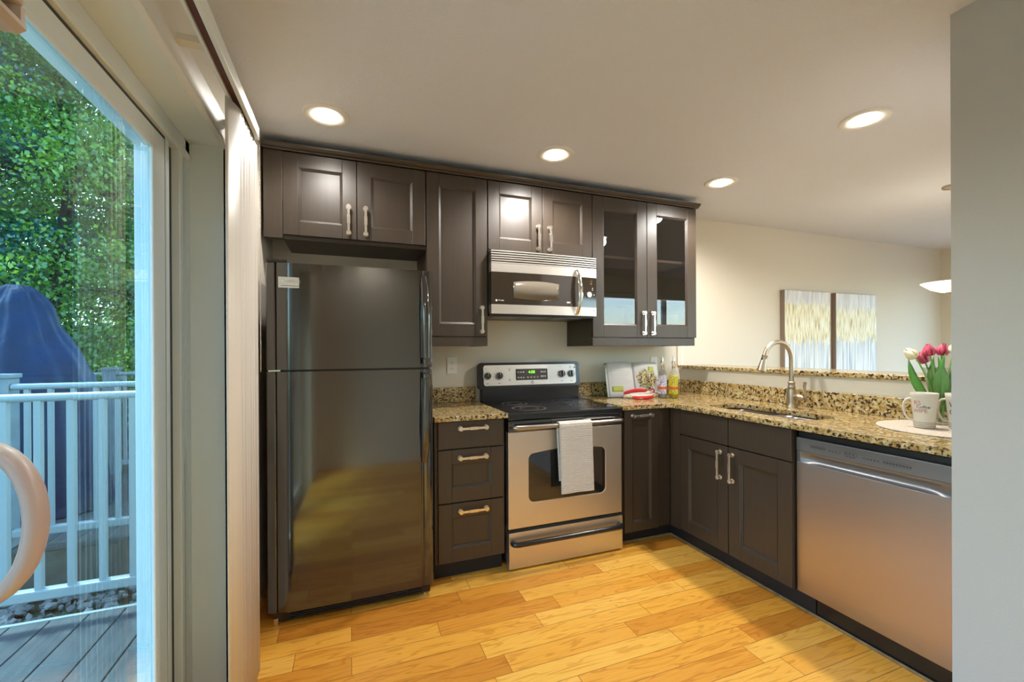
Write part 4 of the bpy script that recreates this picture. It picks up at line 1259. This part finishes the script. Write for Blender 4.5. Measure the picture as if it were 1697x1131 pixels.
def tulip(off, dep, ztop, kind, lean, label, open_=0, leaf=1):
    base = Vector((vx, vy, ZM + .03)) + rv_ * (off * .12) + av_ * (dep * .3)
    tip = Vector((vx, vy, ztop - .03)) + rv_ * off + av_ * dep
    mid = (base + tip) / 2 - rv_ * off * .28 - av_ * dep * .28
    path = [(base * (1 - t_) ** 2 + mid * 2 * t_ * (1 - t_) + tip * t_ * t_) for t_ in [k / 10 for k in range(11)]]
    o = thing('tulip', label, 'flower', tuple(base), 'tulips in the vase')
    m = MB(); m.tube(path, .0034, 8); m.build('stem', 'stem', o)
    ax = (path[-1] - path[-2]).normalized(); ax = (ax + rv_ * lean).normalized()
    u = ax.orthogonal().normalized(); w_ = ax.cross(u)
    m = MB()
    for p_ in range(6):
        a = 2 * PI * p_ / 6 + (.3 if p_ % 2 else 0); dirv = u * math.cos(a) + w_ * math.sin(a); tan = ax.cross(dirv)
        rad = .0185 if p_ % 2 else .0205
        def pf_(s, t_, dirv=dirv, tan=tan, rad=rad):
            h = .056 * t_; wd = .020 * math.sin(PI * min(1, .12 + .88 * t_) ** .8) * (1 if t_ < .97 else .4)
            rr_ = rad * math.sin(PI * (.08 + .80 * t_) ** .72) ** .8 * (1 + open_ * t_)
            q = 2 * s - 1
            return path[-1] + ax * (h - .003) + dirv * (rr_ * (1 - .28 * q * q)) + tan * (wd * q)
        m.sheet(5, 8, pf_, .0008)
    m.build('bloom', 'tulip_w' if kind == 'w' else 'tulip_p', o)
    for l_ in range(leaf):
        sd = 1 if (l_ + int(off * 100)) % 2 else -1
        b0 = path[1]
        end = path[10 if l_ == 0 else 8] + rv_ * (.026 * sd) + Vector((0, 0, -.005))
        def lf(s, t_, b0=b0, end=end, sd=sd):
            c_ = b0.lerp(end, t_) + rv_ * (.018 * sd * math.sin(PI * t_)) + av_ * (-.012 * math.sin(PI * t_))
            wd = .019 * math.sin(PI * (.06 + .94 * t_) ** .9) + .0005
            q = 2 * s - 1
            return c_ + rv_ * (wd * q) + av_ * (.007 * q * q)
        m = MB(); m.sheet(4, 12, lf, .0008); m.build('leaf', 'leaf', o)
tulip(-.084, -.02, 1.250, 'w', -.55, 'cream tulip bending far out over the rim of the vase', .25)
tulip(-.052, .02, 1.226, 'p', -.2, 'lowest pink tulip, tucked beside the bending cream one', 0)
tulip(-.036, -.01, 1.260, 'p', 0, 'taller deep pink tulip standing between two other pink tulips', 0)
tulip(.003, .02, 1.262, 'p', .1, 'pink tulip standing closer to the wall edge than the other pink ones', 0, 2)
tulip(.040, -.01, 1.272, 'w', .3, 'pale tulip half hidden by the near wall edge', .1, 2)

# ------------------------------------------------------------------ paintings and pendant in the next room
def painting(x0, x1, z0, z1, name, zlo, zhi, shift, label):
    m = MB(); m.box(x0, x1, YB - .046, YB - .001, z0, z1, .002)
    o = thing('canvas_painting', label, 'painting', ((x0 + x1) / 2, YB, (z0 + z1) / 2), 'paired abstract canvases')
    m.build('canvas_frame', 'canvas_edge', o)
    MB(TY(YB - .046)).box(x0 + .003, x1 - .003, z0 + .003, z1 - .003, .0, .002, .0005).build('canvas_face', art_mat(name, zlo, zhi, x0, shift), o)
painting(3.80, 4.43, .95, 1.815, 'art_gold_a', 1.32, 1.69, 0, 'abstract canvas with gold streaks, the one nearer the faucet')
painting(4.515, 5.145, .95, 1.815, 'art_gold_b', 1.34, 1.66, 11, 'abstract canvas with gold streaks, the one nearer the tulips')

px_, py_, pz_ = 3.93, 1.715, 1.70
pe = thing('pendant_lamp', 'glowing shallow glass bowl pendant lamp over the next room', 'lamp', (px_, py_, ZC))
m = MB(); m.lathe([(.02, -.052), (.07, -.045), (.12, -.024), (.165, .012), (.172, .02), (.165, .02), (.12, -.014), (.07, -.034), (.0, -.042)], (px_, py_, pz_), 32, cap=False)
m.build('glass_bowl', 'bowl', pe)
m = MB(); m.lathe([(0, -.075), (.012, -.072), (.022, -.064), (.040, -.056), (.044, -.050), (.0, -.0425)], (px_, py_, pz_), 20, cap=False); m.build('finial', 'bronze_nickel', pe)
m = MB(); m.cyl((px_, py_, pz_ - .04), (px_, py_, ZC - .02), .007, 10); m.lathe([(.06, -.0005), (.058, -.012), (.02, -.024)], (px_, py_, ZC), 20); m.build('stem_rod', 'bronze_nickel', pe)
L = bpy.data.lights.new('pendant_bulb', 'POINT'); L.energy = 2.5; L.color = (1, .80, .55); L.shadow_soft_size = .05
lo = bpy.data.objects.new('pendant_bulb', L); lo.location = (px_, py_, pz_ + .07); COL.objects.link(lo)

# ------------------------------------------------------------------ recessed ceiling lights
def can(x, y, label, e=30):
    o = thing('recessed_light', label, 'ceiling light', (x, y, ZC), 'recessed ceiling lights')
    m = MB(); m.lathe([(.105, -.0005), (.104, -.006), (.097, -.010), (.070, -.006), (.052, -.003)], (x, y, ZC), 36, cap=False); m.build('trim_ring', 'trim', o)
    m = MB(); m.lathe([(.052, -.0035), (.047, -.014), (.032, -.021), (0, -.024)], (x, y, ZC), 28, cap=False); m.build('lens', 'lens', o)
    L = bpy.data.lights.new('recessed_bulb', 'SPOT'); L.energy = e; L.color = (1, .96, .91); L.shadow_soft_size = .05; L.spot_size = math.radians(165); L.spot_blend = .6
    lo = bpy.data.objects.new('recessed_bulb', L); lo.location = (x, y, ZC - .045); COL.objects.link(lo)
can(-.10, 2.235, 'recessed ceiling light above the refrigerator corner', 10)
can(1.113, 2.23, 'recessed ceiling light above the range')
can(2.35, 2.22, 'recessed ceiling light above the counter corner with the oil bottles')
can(2.37, 1.364, 'recessed ceiling light above the sink and dishwasher')
can(.25, -.3, 'added fill light in the ceiling behind the camera, outside the picture', 10)  # unseen lamp added behind the camera to fill the room

# ------------------------------------------------------------------ outside: decks, railings, tarp, rocks, trees
ZD = -.095
b_ = MB()
for k in range(24):
    x1 = -.66 - k * .1535
    b_.box(x1 - .147, x1, -2, 2.862, ZD - .03, ZD, .003)
b_ = struct('deck_floor', b_, 'deck')
MB().box(-4.2, -.66, -2, 2.86, ZD - .12, ZD - .031).build('deck_frame', 'dark', b_)
MB().box(-4.2, -.66, 2.863, 2.885, ZD - .14, ZD + .004, .002).build('edge_board', 'rail', b_)
struct('bounce_pavement', MB().box(XE + .2, 14, -8, 6, -.2, -.1).box(-.3, XE + .2, -8, -1.5, -.2, -.1), 'bounce_ground')  # unseen paving added to bounce daylight in through the far windows
struct('ground', MB().box(-40, -.70, -14, 44, -.62, -.52).box(-6, -.72, 2.89, 3.685, -.52, -.36), 'soil')
def railing(name, label, x0, x1, y, zb, zt, xs, bw, posts, double=False, mat='rail'):
    o = thing(name, label, 'railing', ((x0 + x1) / 2, y, zb))
    m = MB(); m.tube([(x0, y, zt), (x1, y, zt)], .021, 12, flat=(1, 1.15), up=(0, 0, 1)); m.build('top_rail', mat, o)
    m = MB(); m.box(x0, x1, y - .025, y + .025, zb, zb + .052, .008); m.build('bottom_rail', mat, o)
    for x in xs:
        m = MB(); m.box(x - bw / 2, x + bw / 2, y - bw / 2, y + bw / 2, zb + .04, zt, .004); m.build('baluster', mat, o)
    for x, pw, ph_, zp in posts:
        m = MB(); m.box(x - pw / 2, x + pw / 2, y + .03 - pw / 2, y + .03 + pw / 2, zp, ph_, .004); po = m.build('post', 'post', o)
        m = MB(); m.box(x - pw / 2 - .01, x + pw / 2 + .01, y + .02 - pw / 2, y + .04 + pw / 2, ph_, ph_ + .03, .006); m.build('post_cap', 'post', po)
railing('deck_railing', 'white metal railing along the near deck edge outside the glass door', -4.1, -.74, 2.83, .035, 1.038, [-1.575 + .1255 * k for k in range(-19, 7)], .030, [(-.715, .06, 1.06, ZD), (-4.13, .06, 1.06, ZD)])
b_ = MB()
for k in range(41):
    x1 = -.2 - k * .1535
    b_.box(x1 - .147, x1, 3.68, 6.6, -.03, 0, .003)
b_ = struct('second_deck_floor', b_, 'deck2')
MB().box(-6.5, -.2, 3.721, 6.6, -.10, -.032).build('deck_frame', 'dark', b_)
MB().box(-6.5, -.2, 3.69, 3.72, -.52, -.032).build('skirt_board', 'fascia', b_)
railing('deck_railing', 'white railing on the second deck in front of the blue tarp', -2.03, -.3, 3.72, .072, 1.040, [-1.96 + .1165 * k for k in range(0, 15)], .027, [(-2.088, .10, 1.095, 0)])
railing('deck_railing', 'far white railing behind the blue tarp at the forest edge', -6.2, -.3, 5.6, .09, 1.035, [-2.19 + .15 * k for k in range(-26, 12)], .03, [(-2.308, .115, 1.075, 0), (-4.5, .115, 1.075, 0)])
# tarp-covered heap
rng = np.random.default_rng(5)
def tarp(u, v):
    a = 2 * PI * u
    t_ = v
    # a rounded hump at the top, then folds that deepen towards the hem
    ZR = ((1.80, .0), (1.79, .06), (1.74, .105), (1.64, .155), (1.48, .20), (1.33, .255), (1.15, .335), (1.0, .385), (.6, .42), (.2, .45), (.01, .47))
    kk = t_ * (len(ZR) - 1); i = min(int(kk), len(ZR) - 2); q = kk - i
    z = ZR[i][0] + (ZR[i + 1][0] - ZR[i][0]) * q; r = ZR[i][1] + (ZR[i + 1][1] - ZR[i][1]) * q
    k = min(1, t_ * 1.8)
    f = .045 * abs(math.sin(2.5 * a + 1.0 + .8 * t_)) ** 1.5 + .022 * math.sin(5 * a + 2.5 * t_ + 2) * t_ + .010 * math.sin(17 * a - 3 * t_) * math.sin(3 * a) + .010 * math.sin(9 * t_ * 3 + 4 * a)
    r += f * k
    sx = 1.0 + .10 * math.cos(a)
    pk = -.06 * (1 - t_) ** 2
    x = -2.44 + pk * .3 + .02 * t_ + r * sx * math.cos(a)
    y = 4.55 + r * .95 * math.sin(a)
    z += .018 * math.sin(5 * a + 9 * t_) * k * (1 - t_)
    return (x, y, max(.012, z))
m = MB(); m.grid(120, 60, tarp)
tag(m.build('tarp_cover', 'tarp'), 'dark blue tarp draped over a tall peaked shape on the second deck', 'tarp')
# pebbles between the decks
random.seed(11)
m = MB()
for k in range(900):
    x, y = random.uniform(-3.3, -.75), random.uniform(2.9, 3.68)
    r = random.uniform(.012, .034)
    bm = bmesh.new(); bmesh.ops.create_icosphere(bm, subdivisions=1, radius=1)
    ax_ = [random.uniform(.7, 1.25), random.uniform(.7, 1.25), random.uniform(.45, .8)]
    rot = Matrix.Rotation(random.uniform(0, 6), 3, 'Z')
    for v in bm.verts: v.co = rot @ Vector((v.co.x * r * ax_[0], v.co.y * r * ax_[1], v.co.z * r * ax_[2])) + Vector((x, y, -.345 + random.uniform(0, .03)))
    m.bm(bm, False)
tag(m.build('pebbles', 'stone'), 'grey pebbles covering the strip between the two decks', 'pebbles', None, 'stuff')
m = MB(); m.box(-2.45, -1.80, 2.96, 3.20, -.36, -.27, .02)
tag(m.build('stone_slab', 'slab'), 'tan flat stone lying on the pebbles by the near deck', 'stone')

def leaves_mesh(pts, size, seed, droop=.3):
    """one mesh of folded leaf blades at pts (n x 3)."""
    r = np.random.default_rng(seed); n = len(pts)
    d = r.normal(size=(n, 3)); d[:, 2] -= droop; d /= np.linalg.norm(d, axis=1)[:, None]
    q = r.normal(size=(n, 3)); s_ = np.cross(d, q); s_ /= np.linalg.norm(s_, axis=1)[:, None]
    up = np.cross(s_, d)
    L_ = (size * .44 * r.uniform(.6, 1.3, n))[:, None]; Wd = L_ * .34
    A = pts; B = pts + d * L_ * .5 + s_ * Wd + up * L_ * .06; C_ = pts + d * L_; D = pts + d * L_ * .5 - s_ * Wd + up * L_ * .06
    V = np.stack([A, B, C_, D], 1).reshape(-1, 3)
    me = bpy.data.meshes.new('foliage')
    me.vertices.add(4 * n); me.vertices.foreach_set('co', V.ravel())
    me.loops.add(4 * n); me.loops.foreach_set('vertex_index', np.arange(4 * n, dtype=np.int32))
    me.polygons.add(n); me.polygons.foreach_set('loop_start', np.arange(0, 4 * n, 4, dtype=np.int32))
    me.update(); me.validate()
    return me

def tree(x, y, h, rad, n, leafmat, label, seed, tr=.12, z0=-.55, lowest=.5, size=.10, lean=0, crown_only=False):
    r = np.random.default_rng(seed)
    o = thing('tree', label, 'tree', (x, y, z0), 'trees of the wood behind the decks')
    tp = [(x + lean * (k / 8) ** 1.5 + .08 * math.sin(k * 1.7 + seed), y + .08 * math.cos(k * 1.3 + seed), z0 + h * .95 * k / 8) for k in range(9)]
    m = MB(); m.tube(tp, [tr * (1 - .88 * k / 8) for k in range(9)], 10)
    P = []
    nb = 34
    for b_ in range(nb):
        t_ = (lowest + (h * .95 - lowest) * (b_ + .5) / nb) / (h * .95)
        k = t_ * 8; i = min(int(k), 7); c = Vector(tp[i]).lerp(Vector(tp[i + 1]), k - i)
        az = b_ * 2.4 + r.uniform(-.4, .4)
        Lb = rad * (1.0 - .55 * t_ ** 2) * r.uniform(.75, 1.1)
        e_ = c + Vector((math.cos(az) * Lb, math.sin(az) * Lb, Lb * r.uniform(-.15, .35)))
        md_ = (c + e_) / 2 + Vector((0, 0, .12 * Lb))
        pts = [c * (1 - s) ** 2 + md_ * 2 * s * (1 - s) + e_ * s * s for s in (0, .25, .5, .75, 1)]
        rb = tr * .30 * (1 - .6 * t_)
        m.tube(pts, [rb, rb * .8, rb * .55, rb * .35, rb * .15], 6)
        npt = int(n * 3.6) // nb
        s = r.uniform(.22, 1.05, npt)[:, None]
        c_, m_, q_ = (np.array(v)[None, :] for v in (c, md_, e_))
        base = c_ * (1 - s) ** 2 + m_ * 2 * s * (1 - s) + q_ * s * s
        # leaves sit in sprays around sub-branches
        cl = r.integers(0, 9, npt); off = r.normal(size=(9, 3)) * np.array([.30, .30, .16]) * (Lb / 1.6)
        base = base + off[cl] + r.normal(size=(npt, 3)) * np.array([.16, .16, .07])
        P.append(base)
    m.build('trunk', 'bark', o)
    P = np.concatenate(P) - np.array([x, y, z0])
    P = P[P[:, 2] > .1]
    me = leaves_mesh(P, size, seed)
    me.materials.append(M[leafmat])
    f = bpy.data.objects.new('foliage', me); COL.objects.link(f); f.parent = o

TREES = [
    (-3.55, 7.4, 9.0, 2.3, 15000, 'leafA', 'bright green broadleaf tree standing just behind the blue tarp', .11, 1.4, .11),
    (-5.3, 8.2, 9.5, 2.4, 14000, 'leafB', 'deep green tree at the outer side of the blue tarp', .16, 1.0, .12),
    (-2.05, 7.7, 9.0, 2.2, 14000, 'leafA', 'bright green tree behind the far railing beside the door frame', .10, 1.0, .11),
    (-4.2, 10.6, 11.0, 2.7, 15000, 'leafB', 'deep green tall tree standing behind the bright broadleaf tree', .20, .6, .14),
    (-6.6, 11.5, 11.5, 2.8, 13000, 'leafA', 'bright green tree far back at the outer side', .20, .6, .15),
    (-2.4, 11.5, 10.5, 2.7, 13000, 'leafB', 'deep green tree far back near the house side', .2, .6, .15),
    (-4.6, 6.9, 6.6, 1.7, 9000, 'leafC', 'blue-green conifer with drooping sprays before the broadleaf trees', .10, 2.2, .12),
    (-5.4, 14.5, 12.5, 3.4, 14000, 'leafB', 'dark tree deep in the wood', .25, .3, .2),
    (-8.5, 14.0, 12.5, 3.4, 12000, 'leafB', 'dark tree deep in the wood at the outer side', .25, .3, .2),
    (-2.4, 15.0, 12.5, 3.4, 12000, 'leafA', 'bright tree deep in the wood near the house side', .25, .3, .2),
]
for i, (x, y, h, rad, n, lm, lab, tr, low, sz) in enumerate(TREES):
    tree(x, y, h, rad, n, lm, lab, 20 + i, tr, lowest=low, size=sz, lean=.3 * math.sin(i * 2))
def shrub(x, y, h, rad, n, lm, lab, seed):
    r = np.random.default_rng(seed)
    o = thing('shrub', lab, 'shrub', (x, y, -.52), 'shrubs at the forest edge')
    m = MB(); P = []
    for k in range(9):
        az = k * 2.3; e_ = Vector((x + math.cos(az) * rad * .7, y + math.sin(az) * rad * .7, -.52 + h * r.uniform(.6, 1)))
        m.tube([(x, y, -.52), ((x + e_.x) / 2, (y + e_.y) / 2, e_.z * .5), e_], [.02, .014, .005], 6)
    m.build('stems', 'bark', o)
    u = r.normal(size=(n, 3)); u /= np.linalg.norm(u, axis=1)[:, None]
    P = u * (r.uniform(.35, 1, n) ** .5)[:, None] * np.array([rad, rad, h * .5]) + np.array([0, 0, h * .52])
    P = P[P[:, 2] > .02]
    me = leaves_mesh(P, .10, seed); me.materials.append(M[lm])
    f = bpy.data.objects.new('foliage', me); COL.objects.link(f); f.parent = o
shrub(-2.9, 7.0, 2.0, 1.0, 5000, 'leafA', 'low bright shrub just behind the far railing', 51)
shrub(-1.5, 6.9, 2.2, 1.0, 5000, 'leafB', 'low dark shrub behind the far railing beside the door frame', 52)
shrub(-4.4, 8.8, 2.4, 1.2, 5000, 'leafB', 'low dark shrub behind the blue tarp', 53)
shrub(-3.2, 9.4, 2.6, 1.3, 5000, 'leafA', 'bright shrub among the trunks behind the railing', 54)
